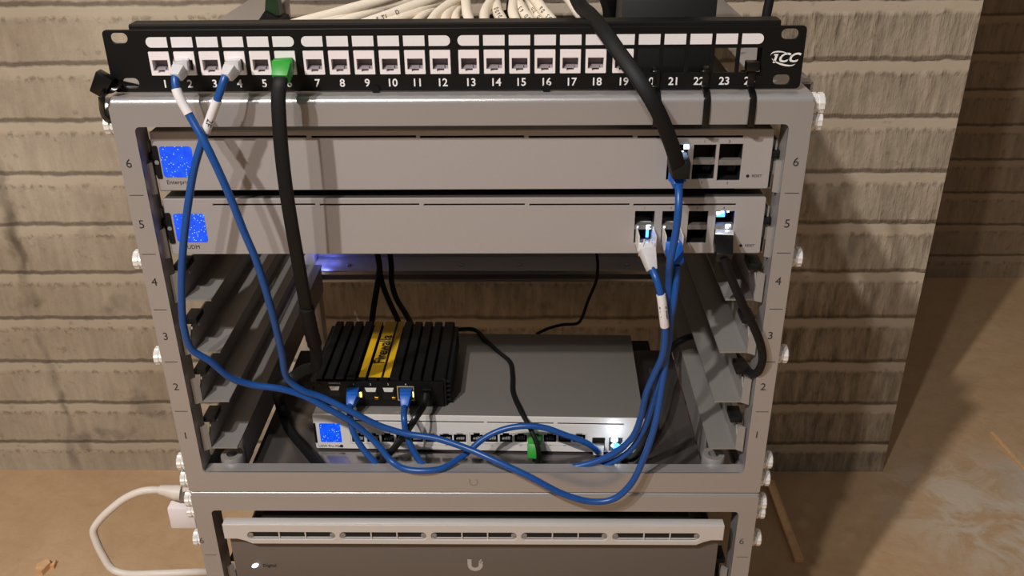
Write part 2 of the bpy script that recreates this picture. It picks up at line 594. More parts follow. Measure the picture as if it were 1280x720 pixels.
def rail_pair(root, dz, k, z=None, xw=.2095, y0=0.):
    """an L shaped slide on each side: upright web, foot flange with a cut front, rolled tab hooked on the post"""
    z = (.0025 + U * k if z is None else z) + dz
    for s in (-1, 1):
        b = MB()
        xf = .1885
        b.prism([(s * xw, .010 + y0), (s * xf, .010 + y0), (s * xf, .35), (s * xw, .35)], 'Z', z - .0007, z + .0007)
        web = [(.0115 + y0, z), (.35, z), (.35, z + .0215), (.022 + y0, z + .0215), (.0165 + y0, z + .019), (.0135 + y0, z + .0135), (.0115 + y0, z + .012)]
        b.prism(web, 'X', s * xw - .0006, s * xw + .0006)
        # rolled tab
        b.prism([(s * (xw - .0006), .0095), (s * (xw + .0045), .0065), (s * (xw + .0052), .0078), (s * (xw + .0006), .012)], 'Z', z - .0005, z + .022)
        b.box(min(s * xw, s * .222), max(s * xw, s * .222), .34, .35, z - .0007, z + .021)
        # pressed dimple in the web
        b.lathe([(.0022, 0), (.0012, .0012)], (s * (xw - .0006), .03, z + .014), (-s, 0, 0), 10)
        r = b.build('slide_rail', M['rail'], root)
        b = MB()
        b.box(min(s * (xw + .0035), s * (xw - .006)), max(s * (xw + .0035), s * (xw - .006)), .013, .030, z + .0225, z + .0275, .0006)
        b.build('latch', M['black'], r)


screw_me = None


def thumb_screw(root, px, py, s):
    global screw_me
    if screw_me is None:
        b = MB()
        b.lathe([(.003, -.001), (.003, .0016), (.0064, .0016), (.007, .0022), (.007, .0046), (.006, .005), (.006, .0056),
                 (.007, .006), (.007, .0092), (.0062, .0099), (.002, .0101)], (0, 0, 0), (-1, 0, 0), 36, 12, .045)
        o = b.build('thumb_screw', M['chrome'], None)
        screw_me = o.data
        bpy.data.objects.remove(o)
    o = bpy.data.objects.new('thumb_screw', screw_me)
    COL.objects.link(o)
    p = at(px, py, .014)
    p.x = s * XO
    attach(o, root)
    o.location = p
    if s > 0: o.rotation_euler = (0, 0, PI)
    return o


def marks(root, dz, items, ticks, m):
    b = MB()
    for t, (px, py) in items:
        p = at(px, py, -.0001)
        b.add_mesh(text_mesh(t, .0088, (p.x, -.0001, p.z)))
    b.build('lettering', m, root, 0)
    b = MB()
    for z in ticks:
        for s in (-1, 1):
            xc = s * (XO - PWX * .47)
            b.box(xc - .0048, xc + .0048, -.00012, .0003, z - .00022, z + .00022)
    b.build('marking', m, root, 0)


rack = thing('network_rack', 'upper open silver metal rack holding the switches, front posts numbered 1 to 6', 'rack', (0, 0, ZB))
rack_parts(rack, 0, True)
for k in range(4): rail_pair(rack, 0, k)
rail_pair(rack, 0, 4, .1712, .2128, .006)
rail_pair(rack, 0, 5, .2201, .2128, .006)
for px, py, s in ((124, 135, -1), (131, 155, -1), (163, 324, -1), (190, 444, -1), (222, 576, -1), (224, 597, -1),
                  (1030, 129, 1), (1025, 150, 1), (1004, 321, 1), (986, 442, 1), (961, 574, 1), (959, 596, 1)):
    thumb_screw(rack, px, py, s)
marks(rack, 0, [('6', (161, 205)), ('5', (177, 281)), ('4', (193, 353)), ('3', (207, 421)), ('2', (220, 484)), ('1', (232, 545)),
                ('6', (995, 203)), ('5', (984, 280)), ('4', (973, 352)), ('3', (963, 420)), ('2', (954, 484)), ('1', (946, 544))],
      [U * i for i in range(1, 6)], M['ink'])
# shelf plate and its corner standoffs
b = MB()
b.box(-.187, .189, .004, .217, -.0318, -.03, .0006)
for s in (-1, 1):
    b.box(min(s * .2135, s * (.1905 if s < 0 else .19)), max(s * .2135, s * (.1905 if s < 0 else .19)), .003, .05, -.0318, -.03)
b.build('base_tray', M['tray'], rack)
for s in (-1, 1):
    x = -.1905 if s < 0 else .1905
    MB().box(x - .0008, x + .0008, .03 if s < 0 else .034, .35, -.0295, .0015).build('tray_side', M['rail'], rack)
for px in (290, 892):
    p = at(px, 567, -.0105, 2)
    b = MB()
    b.lathe([(.0092, -.0299), (.0092, -.0115), (.0086, -.0105), (.0044, -.0105), (.0040, -.0125), (.0040, -.022)], (p.x, p.y, 0), (0, 0, 1), 28, closed=False)
    b.build('standoff', M['rail'], rack)
b = MB()
for px, py in ((322, 586), (862, 587), (915, 587), (268, 585)):
    p = at(px, py, -.03, 2)
    MB().lathe([(.0034, 0), (.0034, .0011), (.0018, .0019)], (p.x, p.y, -.03), (0, 0, 1), 14).build('screw', M['black'], rack)
# raised U mark on the bottom lip
def u_mark(cx, cz, r, w, y, n=14):
    b = MB()
    outer = [(cx + r * math.cos(PI + PI * i / n), cz + r * math.sin(PI + PI * i / n)) for i in range(n + 1)]
    inner = [(cx + (r - w) * math.cos(2 * PI - PI * i / n), cz + (r - w) * math.sin(2 * PI - PI * i / n)) for i in range(n + 1)]
    left_top = cz + r * .95
    poly = [(cx - r, left_top)] + outer + [(cx + r, cz + r * .2), (cx + r - w, cz + r * .45)] + inner + [(cx - r + w, left_top)]
    b.prism(poly, 'Y', y, y + .0003)
    for dx, dz_, q in ((.62, .62, .22), (.9, .48, .24), (.78, .86, .18)):
        x, z = cx + r * dx, cz + r * dz_
        b.prism([(x - r * q / 2, z - r * q / 2), (x + r * q / 2, z - r * q / 2), (x + r * q / 2, z + r * q / 2), (x - r * q / 2, z + r * q / 2)], 'Y', y, y + .0003)
    return b
p = at(592, 603, -.0002)
u_mark(p.x, p.z, .0036, .0011, -.0002).build('embossed_mark', M['rail'], rack, 0)

DZ2 = -.3235
rack2 = thing('network_rack', 'lower silver metal rack standing on the floor beneath the other rack', 'rack', (0, 0, FZ))
rack_parts(rack2, DZ2, False)
rail_pair(rack2, DZ2, 4)
for px, py, s in ((230, 622, -1), (236, 636, -1), (245, 671, -1), (954, 626, 1), (951, 637, 1), (943, 671, 1)):
    thumb_screw(rack2, px, py, s)
marks(rack2, 0, [('6', (252, 676)), ('6', (927, 677))], [DZ2 + U * i for i in range(1, 6)], M['inklight'])
for x in (-.2, .2):
    for y in (.03, .37):
        MB().lathe([(.012, FZ), (.012, FZ + .005), (.009, ZB + DZ2 + .001)], (x, y, 0), (0, 0, 1), 20).build('rubber_foot', M['black'], rack2)

# ------------------------------------------------------------------ rack devices
YD = .012


def cage(root, px0, px1, py0, py1, Y, split=True, gold=False, depth=.022):
    """stacked pair of cage openings; returns hole loop"""
    a, c = at(px0, (py0 + py1) / 2, Y), at(px1, (py0 + py1) / 2, Y)
    zt, zb = at((px0 + px1) / 2, py0, Y).z, at((px0 + px1) / 2, py1, Y).z
    x0, x1 = a.x, c.x
    b = MB()
    t = .0004
    b.box(x0 - t, x0, Y + .0012, Y + depth, zb, zt); b.box(x1, x1 + t, Y + .0012, Y + depth, zb, zt)
    b.box(x0, x1, Y + .0012, Y + depth, zt, zt + t); b.box(x0, x1, Y + .0012, Y + depth, zb - t, zb)
    b.box(x0, x1, Y + depth, Y + depth + t, zb, zt)
    o = b.build('port', M['void'], root)
    if split:
        zm = zb + (zt - zb) * .42
        b = MB()
        b.box(x0, x1, Y + .0009, Y + .006, zm, zm + (zt - zb) * .14)
        for k in (.2, .75):
            b.box(x0 + (x1 - x0) * k, x0 + (x1 - x0) * (k + .08), Y + .0005, Y + .002, zm + .001, zm + .0026)
        b.build('divider', M['case'], o)
    return [(x0, zb), (x1, zb), (x1, zt), (x0, zt)]


def rack_device(root, z0, z1, slots, slot_y, cages, screen, bar, words, reset):
    holes = []
    for px0, px1 in slots:
        a, c = at(px0, slot_y, YD), at(px1, slot_y, YD)
        z = (a.z + c.z) / 2
        holes.append([(a.x, z - .00075), (c.x, z - .00075), (c.x, z + .00075), (a.x, z + .00075)])
    for cg in cages: holes.append(cage(root, *cg, YD))
    x0, x1 = -.2115, .2097
    me = plate(rr(x0, x1, z0, z1, .0012, 3), holes, YD, YD + .0022, .0003)
    b = MB().add_mesh(me)
    b.build('front_panel', M['alu'], root)
    b = MB()
    t = .0012
    y0 = YD + .002
    b.box(x0 + .001, x1 - .001, y0, .30, z1 - t, z1, 0)
    b.box(x0 + .001, x1 - .001, y0, .30, z0, z0 + t, 0)
    b.box(x0 + .001, x0 + .001 + t, y0, .30, z0 + t, z1 - t)
    b.box(x1 - .001 - t, x1 - .001, y0, .30, z0 + t, z1 - t)
    b.box(x0 + .002, x1 - .002, .298, .30, z0 + t, z1 - t)
    b.box(x0 + .002, x1 - .002, y0 + .028, y0 + .029, z0 + t, z1 - t)
    b.build('case', M['casedeep'], root)
    # screen
    (xl, xr, ya, yb) = screen
    p, q = at(xl, (ya + yb) / 2, YD), at(xr, (ya + yb) / 2, YD)
    p.z, q.z = at(xl, ya, YD).z, at(xl, yb, YD).z
    loop = rr(p.x, q.x, q.z, p.z, .002, 5)
    MB().prism(loop, 'Y', YD - .0003, YD + .0004).build('screen', M['screen'], root, 0)
    (xl, xr, ya, yb) = bar
    p, q = at(xl, (ya + yb) / 2, YD), at(xr, (ya + yb) / 2, YD)
    p.z, q.z = at(xl, ya, YD).z, at(xl, yb, YD).z
    MB().prism(rr(p.x, q.x, q.z, p.z, .0012, 3), 'Y', YD - .0008, YD + .0004).build('screen_tab', M['black'], root, 0)
    c = ((p.x + q.x) / 2, (p.z + q.z) / 2)
    b = MB().lathe([(.0016, 0), (.0016, .0003)], (c[0], YD - .0009, c[1]), (0, 1, 0), 16)
    b.build('tab_mark', M['rail'], root)
    its = []
    for t, px, py, s in words:
        p = at(px, py, YD - .0001)
        its.append(text_mesh(t, s, (p.x, YD - .0001, p.z)))
    p = at(reset[0], reset[1], YD)
    its.append(text_mesh('RESET', .0026, (p.x + .0062, YD - .0001, p.z)))
    texts('lettering', its, M['ink'], root)
    MB().lathe([(.0011, 0), (.0011, .0006)], (p.x, YD - .0002, p.z), (0, 1, 0), 14).build('reset_hole', M['void'], root)
    # side brackets that ride on the slides
    for s, xx in ((-1, x0), (1, x1)):
        b = MB()
        a, c = xx, xx + s * .003
        b.box(min(a, c), max(a, c), YD + .006, YD + .0075, z0 + .010, z0 + .033)
        b.box(min(c, c + s * .0012), max(c, c + s * .0012), YD + .004, YD + .03, z0 + .009, z0 + .034)
        b.build('side_bracket', M['rail'], root)


S1 = ((255, 383), (389, 520), (525, 655), (661, 791), (797, 929))
sw1 = thing('network_switch', 'upper silver switch with small blue screen and empty black ports in the top slot', 'switch', (0, .15, .2212))
rack_device(sw1, .2212, .2634, S1, 171, [(834, 859, 181, 225), (866, 894, 181, 224), (898, 927, 180, 226)],
            (201.8, 242, 183, 221.5), (193.3, 199.9, 182, 223),
            [('Enterprise', 224, 228, .0042), ('1', 881, 177, .0026), ('3', 912, 177, .0028), ('2', 877, 228, .0024), ('4', 909, 229, .0022)], (934.5, 220))
S2 = ((266, 394), (400, 524), (530, 656), (662, 787), (792, 920))
sw2 = thing('network_gateway', 'lower silver rack gateway with small blue screen and lit right port', 'gateway', (0, .15, .1723))
rack_device(sw2, .1723, .2147, S2, 256, [(793, 817.5, 264, 304), (827, 851, 264, 304), (859.5, 884, 264, 304), (893.5, 917, 264, 304)],
            (219, 257.5, 267, 302.5), (209, 216.2, 266, 304),
            [('UDM', 242, 309, .0042), ('1', 806, 260, .0022), ('2', 839, 260, .0022), ('3', 872, 260, .0022), ('4', 905, 260, .0022)], (926, 307))


def led(root, px, py, Y, w, h, m, name='port_light'):
    p = at(px, py, Y)
    b = MB().box(p.x - w / 2, p.x + w / 2, Y, Y + .0006, p.z - h / 2, p.z + h / 2, .0002, 1)
    return b.build(name, M[m], root, 0)


led(sw1, 858, 184, YD - .0006, .0035, .003, 'ledw'); led(sw1, 853, 191, YD - .0006, .0018, .0026, 'ledw'); led(sw1, 856, 220, YD - .0006, .0016, .002, 'ledw')
led(sw2, 810.5, 284, YD + .0006, .003, .0032, 'ledw'); led(sw2, 809, 292, YD + .001, .002, .006, 'ledb')
led(sw2, 898, 266.5, YD + .003, .0026, .002, 'ledw'); led(sw2, 903, 265, YD + .003, .0022, .0014, 'ledw'); led(sw2, 910, 264.8, YD + .003, .0016, .0012, 'ledw')
led(sw2, 901, 268, YD + .008, .006, .004, 'ledb')
led(sw2, 910, 283, YD + .0006, .0034, .003, 'ledw'); led(sw2, 911, 293.5, YD - .001, .006, .003, 'ledw')
led(sw2, 798, 284, YD + .0006, .0012, .0012, 'ledw'); led(sw2, 830.5, 284, YD + .0006, .0012, .0012, 'ledw')

# ------------------------------------------------------------------ UPS / lower unit
ups = thing('power_unit', 'grey rack unit with slotted silver top trim in the lower rack, white mark centred', 'rack unit', (0, .15, -.148))
zt, zs = -.0622, -.0772
b = MB()
b.box(-.2045, .2020, .0, .0032, -.148, zs + .001, .0008)
b.build('front_panel', M['casedark'], ups)
MB().box(-.178, .178, .003, .30, -.1475, -.0665, .001).build('case', M['void'], ups)  # case coloured black to stand in for the shadow above the trim
# trim: pressed bar with a deeper slotted middle
xa, xb = at(318, 668, 0).x, at(869, 668, 0).x
L = [(-.2058, zs), (xa - .012, zs), (xa - .006, zs - .002), (xa, zs - .0052), (xb, zs - .0052), (xb + .006, zs - .002), (xb + .012, zs), (.2036, zs),
     (.2036, zt), (-.2058, zt)]
holes = []
groups = ((312.5, 421), (427, 534), (540, 646), (652, 758.5), (765, 873))
for g0, g1 in groups:
    a, c = at(g0, 664, 0).x, at(g1, 664, 0).x
    holes.append(rr(a, c, -.0776, -.0700, .0036, 6))
b = MB().add_mesh(plate(L, holes, -.007, -.0052, .0006))
b.box(-.2058, .2036, -.0054, .002, zt - .0012, zt, .0005)
b.box(-.2058, .2036, -.0054, .002, zs, zs + .001)
b.build('slotted_trim', M['trim'], ups)
for g0, g1 in groups:
    a, c = at(g0, 664, 0).x, at(g1, 664, 0).x
    w = (c - a)
    b = MB().box(a - .001, c + .001, -.0050, -.0042, -.0782, -.0692)
    o = b.build('vent_slot', M['void'], ups, 0)
    b = MB()
    for k in (.36, .66):
        b.box(a + w * k - .0005, a + w * k + .0005, -.0064, -.0048, -.0777, -.0699)
    b.build('slat', M['trim'], o)
    for e in (a + .0022, c - .0022):
        MB().lathe([(.0024, 0), (.0024, .0012), (.0012, .0016)], (e, -.0048, -.0738), (0, -1, 0), 16).build('slot_end', M['rail'], o)
p = at(594, 706, -.0002)
u_mark(p.x, p.z - .0004, .0064, .0034, -.0003).build('printed_mark', M['logo'], ups, 0)
p = at(319, 707, -.0002)
b = MB()
b.lathe([(.0022, 0), (.0022, .0004)], (0, 0, 0), (0, 1, 0), 16)
for v in b.bm.verts: v.co = Vector((v.co.x * 1.3 + p.x, v.co.y - .0004, v.co.z * .9 + v.co.x * .5 + p.z))
b.build('status_light', M['ledw'], ups, 0)
p = at(337, 707, -.0002)
texts('lettering', [text_mesh('Digital', .0045, (p.x, -.0003, p.z))], M['ink'], ups)

# ------------------------------------------------------------------ patch panel
YP = .012
panel = thing('patch_panel', 'black 24 port patch panel resting on top of the upper rack', 'patch panel', (0, YP, ZT))
px0, px1, pz0, pz1 = -.2297, .2225, .2905, .3310
G0 = (-.1952, -.0944, .0065, .1063)
PITCH = .01646
cx = [g + PITCH * i for g in G0 for i in range(6)]
ZL0, ZL1 = .3197, .3263
ZJ0, ZJ1 = .3014, .3172
JW = .0139
holes = []
for x in cx: holes.append(rr(x - JW / 2, x + JW / 2, ZJ0, ZJ1))
for (x, z) in ((px0 + .0105, .3258), (px1 - .0105, .3258), (px0 + .0125, .2965), (px1 - .0125, .2965)):
    holes.append(rr(x - .0055, x + .0055, z - .0033, z + .0033, .0032, 6))
b = MB().add_mesh(plate(rr(px0, px1, pz0, pz1, .003, 5), holes, YP, YP + .0018, .0003))
xs0, xs1 = -.2115, .2055
b.prism([(YP + .0002, pz1 - .001), (YP + .0002, pz1 + .0022), (YP + .0012, pz1 + .0032), (YP + .014, pz1 + .0032), (YP + .014, pz1 + .0018), (YP + .0016, pz1 + .0014), (YP + .0016, pz1 - .001)], 'X', xs0, xs1)
b.build('face_plate', M['panelblack'], panel)
jack_me = sock_me = None
for i, x in enumerate(cx):
    first, last = i % 6 == 0, i % 6 == 5
    a = .0069
    lp = rr(x - a, x + a, ZL0, ZL1, .0031, 6, (first, last, last, first))
    MB().prism(lp, 'Y', YP - .0003, YP + .0003).build('label_window', M['label'], panel, 0)
    if i < 19:
        if jack_me is None:
            w = JW / 2 - .0003
            zz0, zz1 = ZJ0 + .0002, ZJ1 - .0002
            hole = [(-.0051, .3047), (-.0024, .3047), (-.0024, .3034), (.0024, .3034), (.0024, .3047), (.0051, .3047), (.0051, .3117), (-.0051, .3117)]
            b = MB().add_mesh(plate(rr(-w, w, zz0, zz1, .0004, 2), [hole], YP - .0004, YP + .004))
            b.box(-w, w, YP + .004, YP + .03, zz0, zz0 + .0012); b.box(-w, w, YP + .004, YP + .03, zz1 - .0012, zz1)
            b.box(-w, -w + .0012, YP + .004, YP + .03, zz0, zz1); b.box(w - .0012, w, YP + .004, YP + .03, zz0, zz1)
            o = b.build('keystone_jack', M['white'], None, 0); jack_me = o.data; bpy.data.objects.remove(o)
            b = MB()
            b.box(-.0053, .0053, YP + .007, YP + .0085, .303, .312)
            b.prism([(YP + .0008, .3045), (YP + .007, .3068), (YP + .007, .3045)], 'X', -.0049, -.0026)
            b.prism([(YP + .0008, .3045), (YP + .007, .3068), (YP + .007, .3045)], 'X', .0026, .0049)
            b.box(-.0034, .0034, YP + .002, YP + .007, .3106, .3116)
            b.box(-.0025, .0025, YP + .0012, YP + .007, .3046, .3064)
            o = b.build('socket', M['jackgrey'], None, 0); sock_me = o.data; bpy.data.objects.remove(o)
        j = bpy.data.objects.new('keystone_jack', jack_me); COL.objects.link(j)
        attach(j, panel); j.location = (x, 0, 0)
        k = bpy.data.objects.new('socket', sock_me); COL.objects.link(k); k.parent = j
its = []
for i, x in enumerate(cx):
    px = at(200 + 0, 104, YP)
    its.append(text_mesh(str(i + 1), .0072, (x + .0008, YP - .00008, .2957), bold=.00012))
texts('lettering', its, M['inkwhite'], panel)
# maker's mark: slanted letters crossed by a swoosh
p = at(979.5, 72.5, YP)
b = MB()
b.add_mesh(text_mesh('CC', .0082, (p.x + .0022, YP - .0001, p.z), shear=.4, bold=.00022))
for v in b.bm.verts: v.co.x = p.x + (v.co.x - p.x) * 1.12
ix, iz = p.x - .0050, p.z
b.prism([(ix - .0017, iz - .0031), (ix - .0002, iz - .0031), (ix + .0014, iz + .0026), (ix - .0012, iz + .0026), (ix - .0014, iz + .0016), (ix - .0004, iz + .0016)], 'Y', YP - .00015, YP)
def swoosh(cx_, cz_, ra, rb_, a0, a1, w, tilt):
    n = 20; o_, i_ = [], []
    for k in range(n + 1):
        t = k / n; a = a0 + (a1 - a0) * t; ww = w * math.sin(PI * min(1, max(.08, t))) + .00005
        x, z = ra * math.cos(a), rb_ * math.sin(a)
        x2, z2 = (ra - ww) * math.cos(a), (rb_ - ww) * math.sin(a)
        ct, st_ = math.cos(tilt), math.sin(tilt)
        o_.append((cx_ + x * ct - z * st_, cz_ + x * st_ + z * ct)); i_.append((cx_ + x2 * ct - z2 * st_, cz_ + x2 * st_ + z2 * ct))
    return o_ + i_[::-1]
b.prism(swoosh(p.x - .0002, p.z - .0004, .0088, .0042, PI * .45, PI * 1.05, .0009, -.35), 'Y', YP - .00015, YP)
b.prism(swoosh(p.x - .0002, p.z - .0004, .0088, .0042, PI * 1.2, PI * 1.98, .0011, -.35), 'Y', YP - .00015, YP)
b.build('printed_mark', M['inkwhite'], panel, 0)
for px in (470, 683):
    q = at(px, 115, YP - .001)
    MB().lathe([(.0028, 0), (.0028, .002)], (q.x, YP - .0015, pz0 + .0012), (0, 1, 0), 14).build('bottom_tab', M['panelblack'], panel)

# ------------------------------------------------------------------ USW on the tray
zu = -.03
P0 = at(398, 567, zu + .001, 2); P1 = at(803, 566.5, zu + .001, 2)
ZUT = .0072
A = at(390, 517.5, ZUT, 2); Bq = at(806, 523, ZUT, 2)
ang = math.atan2(Bq.y - A.y, Bq.x - A.x)
WU = (Bq - A).length
hU = ZUT - zu
DU = .1385
usw = thing('network_switch', 'small silver switch lying on the rack shelf with a row of sixteen ports', 'switch', ((A.x + Bq.x) / 2, (A.y + Bq.y) / 2, zu), ang, world=False)
Wm = Matrix.LocRotScale(usw.location, usw.rotation_euler, None)
Wi = Wm.inverted()
h2 = WU / 2


def ul(px, py, y=0.):
    """local coordinates on the front face of the small switch"""
    d = CR * ((px - 640) / CF) - CU * ((py - 360) / CF) + CW
    o = Wi @ CP; dd = Wi.to_3x3() @ d
    return o + dd * ((y - o.y) / dd.y)


holes = []
z0s = ul(600, 527).z
for a, c in ((436, 519), (523, 605), (609, 692), (697, 780)):
    holes.append(rr(ul(a, 527).x, ul(c, 527).x, hU - .0070, hU - .0056))
port_px = [447.5, 466.5, 484.5, 503, 521, 539.5, 557.5, 575] + [596, 614.5, 632.5, 651, 669.5, 687.5, 706, 724]
ports = []
for px in port_px:
    c = ul(px, 547).x
    zt_, zb_ = ul(px, 541.5).z, ul(px, 553).z
    lo = [(c - .0052, zb_), (c + .0052, zb_), (c + .0052, zt_ - .0016), (c + .0026, zt_ - .0016), (c + .0026, zt_), (c - .0026, zt_), (c - .0026, zt_ - .0016), (c - .0052, zt_ - .0016)]
    holes.append(lo); ports.append((c, zb_, zt_))
sfp = []
for a, c in ((740, 756), (761, 778)):
    x0, x1 = ul(a, 558).x, ul(c, 558).x
    zt_, zb_ = ul(a, 547).z, ul(a, 569).z
    zb_ = max(zb_, .003)
    holes.append([(x0, zb_), (x1, zb_), (x1, zt_), (x0, zt_)]); sfp.append((x0, x1, zb_, zt_))
b = MB().add_mesh(plate(rr(-h2, h2, .0022, hU, .0012, 3), holes, 0, .0009, .0002))
b.build('front_panel', M['aluwhite'], usw)
b = MB()
b.box(-h2 + .0008, h2 - .0008, .0015, DU, hU - .0012, hU, .0004)
b.box(-h2 + .0008, -h2 + .002, .0015, DU, .0024, hU - .001); b.box(h2 - .002, h2 - .0008, .0015, DU, .0024, hU - .001)
b.box(-h2 + .0008, h2 - .0008, .0015, DU, .0022, .0034); b.box(-h2 + .001, h2 - .001, DU - .0012, DU, .003, hU - .001)
b.box(-h2 + .002, h2 - .002, .016, .017, .003, hU - .001)
b.build('case', M['case'], usw)
for sx in (-1, 1):
    for y in (.02, DU - .02): MB().lathe([(.006, 0.0), (.006, .0024)], (sx * (h2 - .02), y, 0), (0, 0, 1), 16).build('rubber_foot', M['black'], usw)
for c, zb_, zt_ in ports:
    b = MB()
    b.box(c - .0056, c + .0056, .0016, .014, zb_ - .0004, zb_); b.box(c - .0056, c + .0056, .0016, .014, zt_, zt_ + .0004)
    b.box(c - .0056, c - .0052, .0016, .014, zb_, zt_); b.box(c + .0052, c + .0056, .0016, .014, zb_, zt_)
    b.box(c - .0056, c + .0056, .0135, .014, zb_, zt_)
    o = b.build('port', M['void'], usw, 0)
    b = MB()
    for k in range(6): b.box(c - .0034 + k * .0012, c - .0029 + k * .0012, .0025, .007, zb_ + .0012, zb_ + .0016)
    b.build('contacts', M['chrome'], o, 0)
for g in (ports[:8], ports[8:]):
    a, c = g[0][0] - .0066, g[-1][0] + .0066
    zb_, zt_ = g[0][1] - .0012, g[0][2] + .0010
    me = plate(rr(a, c, zb_, zt_), [rr(a + .0004, c - .0004, zb_ + .0004, zt_ - .0004)], -.0002, .0006)
    MB().add_mesh(me).build('port_surround', M['trim'], usw, 0)
for x0, x1, zb_, zt_ in sfp:
    b = MB()
    b.box(x0, x1, .012, .0125, zb_, zt_); b.box(x0 - .0004, x0, .0016, .012, zb_, zt_); b.box(x1, x1 + .0004, .0016, .012, zb_, zt_)
    b.box(x0, x1, .0016, .012, zt_, zt_ + .0004)
    b.build('uplink_port', M['case'], usw, 0)
a, c = ul(398.5, 529), ul(427.5, 552.5)
MB().prism(rr(a.x, c.x, c.z, a.z, .0012, 4), 'Y', -.0003, .0004).build('screen', M['screen'], usw, 0)
a, c = ul(391.5, 528.5), ul(397, 553)
MB().prism(rr(a.x, c.x, c.z, a.z, .0008, 3), 'Y', -.0006, .0004).build('screen_tab', M['black'], usw, 0)
p = ul(413, 557.5)
its = [text_mesh('USW Pro Max', .0034, (p.x, -.0001, p.z))]
for c, zb_, zt_ in ports: its.append(text_mesh('2.5', .0018, (c, -.0001, zb_ - .003)))
texts('lettering', its, M['ink'], usw)
p = ul(427, 557.5)
MB().lathe([(.0015, 0), (.0015, .0004)], (p.x, -.0002, p.z), (0, 1, 0), 16).build('printed_mark', M['ink'], usw, 0)
for px, py, r, m in ((769, 541, .0019, 'ledw'), (768, 550, .0030, 'ledw'), (770, 558, .0034, 'ledb'), (766, 557, .0016, 'ledw'), (776, 560, .0013, 'ledw'), (667, 553, .0011, 'ledw')):
    p = ul(px, py, -.0006)
    MB().lathe([(r, 0), (r * .6, -.0006)], (p.x, -.0004, p.z), (0, 1, 0), 14).build('port_light', M[m], usw, 0)

# ------------------------------------------------------------------ firewall box
ZF0 = ZUT + .0012
ZF1 = .0352
A = at(399, 473.5, ZF1, 2); Bq = at(550, 474.5, ZF1, 2); C3 = at(563, 402, ZF1, 2); D3 = at(415, 402, ZF1, 2)
fang = math.atan2(Bq.y - A.y, Bq.x - A.x)
FW_W = .1105
FD = ((C3 + D3) / 2 - (A + Bq) / 2).length
ctr = (A + Bq) / 2 + Vector((-.0005, 0, 0))
fw = thing('firewall_box', 'black finned metal box with yellow stripes sitting on the small silver switch', 'firewall', (ctr.x, ctr.y, ZUT), fang, world=False)
Fm = Matrix.LocRotScale(fw.location, fw.rotation_euler, None)
Fi = Fm.inverted()


def fl(px, py, v, ax=1):
    d = CR * ((px - 640) / CF) - CU * ((py - 360) / CF) + CW
    o = Fi @ CP; dd = Fi.to_3x3() @ d
    return o + dd * ((v - o[ax]) / dd[ax])


hz = ZF1 - ZUT
w2 = FW_W / 2
prof = [(-w2, .0016), (-w2, hz - .001)]
nf = 12
gap = .0022
pitch = FW_W / nf
for i in range(nf):
    x0 = -w2 + pitch * i; x1 = x0 + pitch - gap
    if i == nf - 1: x1 = w2
    if i > 0: prof += [(x0, hz - .005), (x0, hz - .0006), (x0 + .0006, hz)]
    else: prof += [(x0 + .001, hz)]
    if i < nf - 1: prof += [(x1 - .0006, hz), (x1, hz - .0006), (x1, hz - .005)]
    else: prof += [(x1 - .001, hz), (x1, hz - .001)]
prof += [(w2, .0016)]
b = MB().prism(prof, 'Y', .0022, FD)
b.build('finned_case', M['black'], fw, 20)
for sx in (-1, 1):
    b = MB()
    for i in range(5):
        z = .0045 + i * .0045
        a, c = sx * w2, sx * (w2 + .0035)
        b.box(min(a, c), max(a, c), .004, FD - .003, z, z + .0022)
    b.build('side_fins', M['black'], fw)
b = MB()
b.box(-w2 + .002, w2 - .002, 0, .0022, .0018, hz - .0025, .0004)
for sx in (-1, 1): b.lathe([(.0016, 0), (.0016, .0008)], (sx * (w2 - .005), -.0006, hz - .006), (0, 1, 0), 10)
b.build('end_plate', M['panelblack'], fw)
for sx in (-1, 1):
    for y in (.015, FD - .015): MB().lathe([(.005, 0), (.005, .0018)], (sx * (w2 - .012), y, 0), (0, 0, 1), 16).build('rubber_foot', M['rubber'], fw)
# yellow bands printed over the fins
for a, c in ((449.6, 458), (462, 477.5), (480.5, 488.3)):
    xa_, xb_ = fl(a, 467.5, hz, 2).x, fl(c, 467.5, hz, 2).x
    b = MB().box(xa_, xb_, .003, FD - .0005, hz - .0002, hz + .00025)
    b.build('yellow_band', M['yellow'], fw, 0)
c1, c2 = fl(469.7, 467.5, hz, 2), fl(487, 402, hz, 2)
me = text_mesh('Firewalla', .0136, (c1.x + .0004, FD * .49, hz + .0003), Matrix.Rotation(PI / 2, 4, 'Z'), bold=.00028)
texts('lettering', [me], M['void'], fw)


def fport(px0, px1, py0, py1, name, m, depth=.0002):
    p, q = fl(px0, py0, 0), fl(px1, py1, 0)
    return MB().box(p.x, q.x, -depth, .001, q.z, p.z, .0001, 1).build(name, M[m], fw, 0)


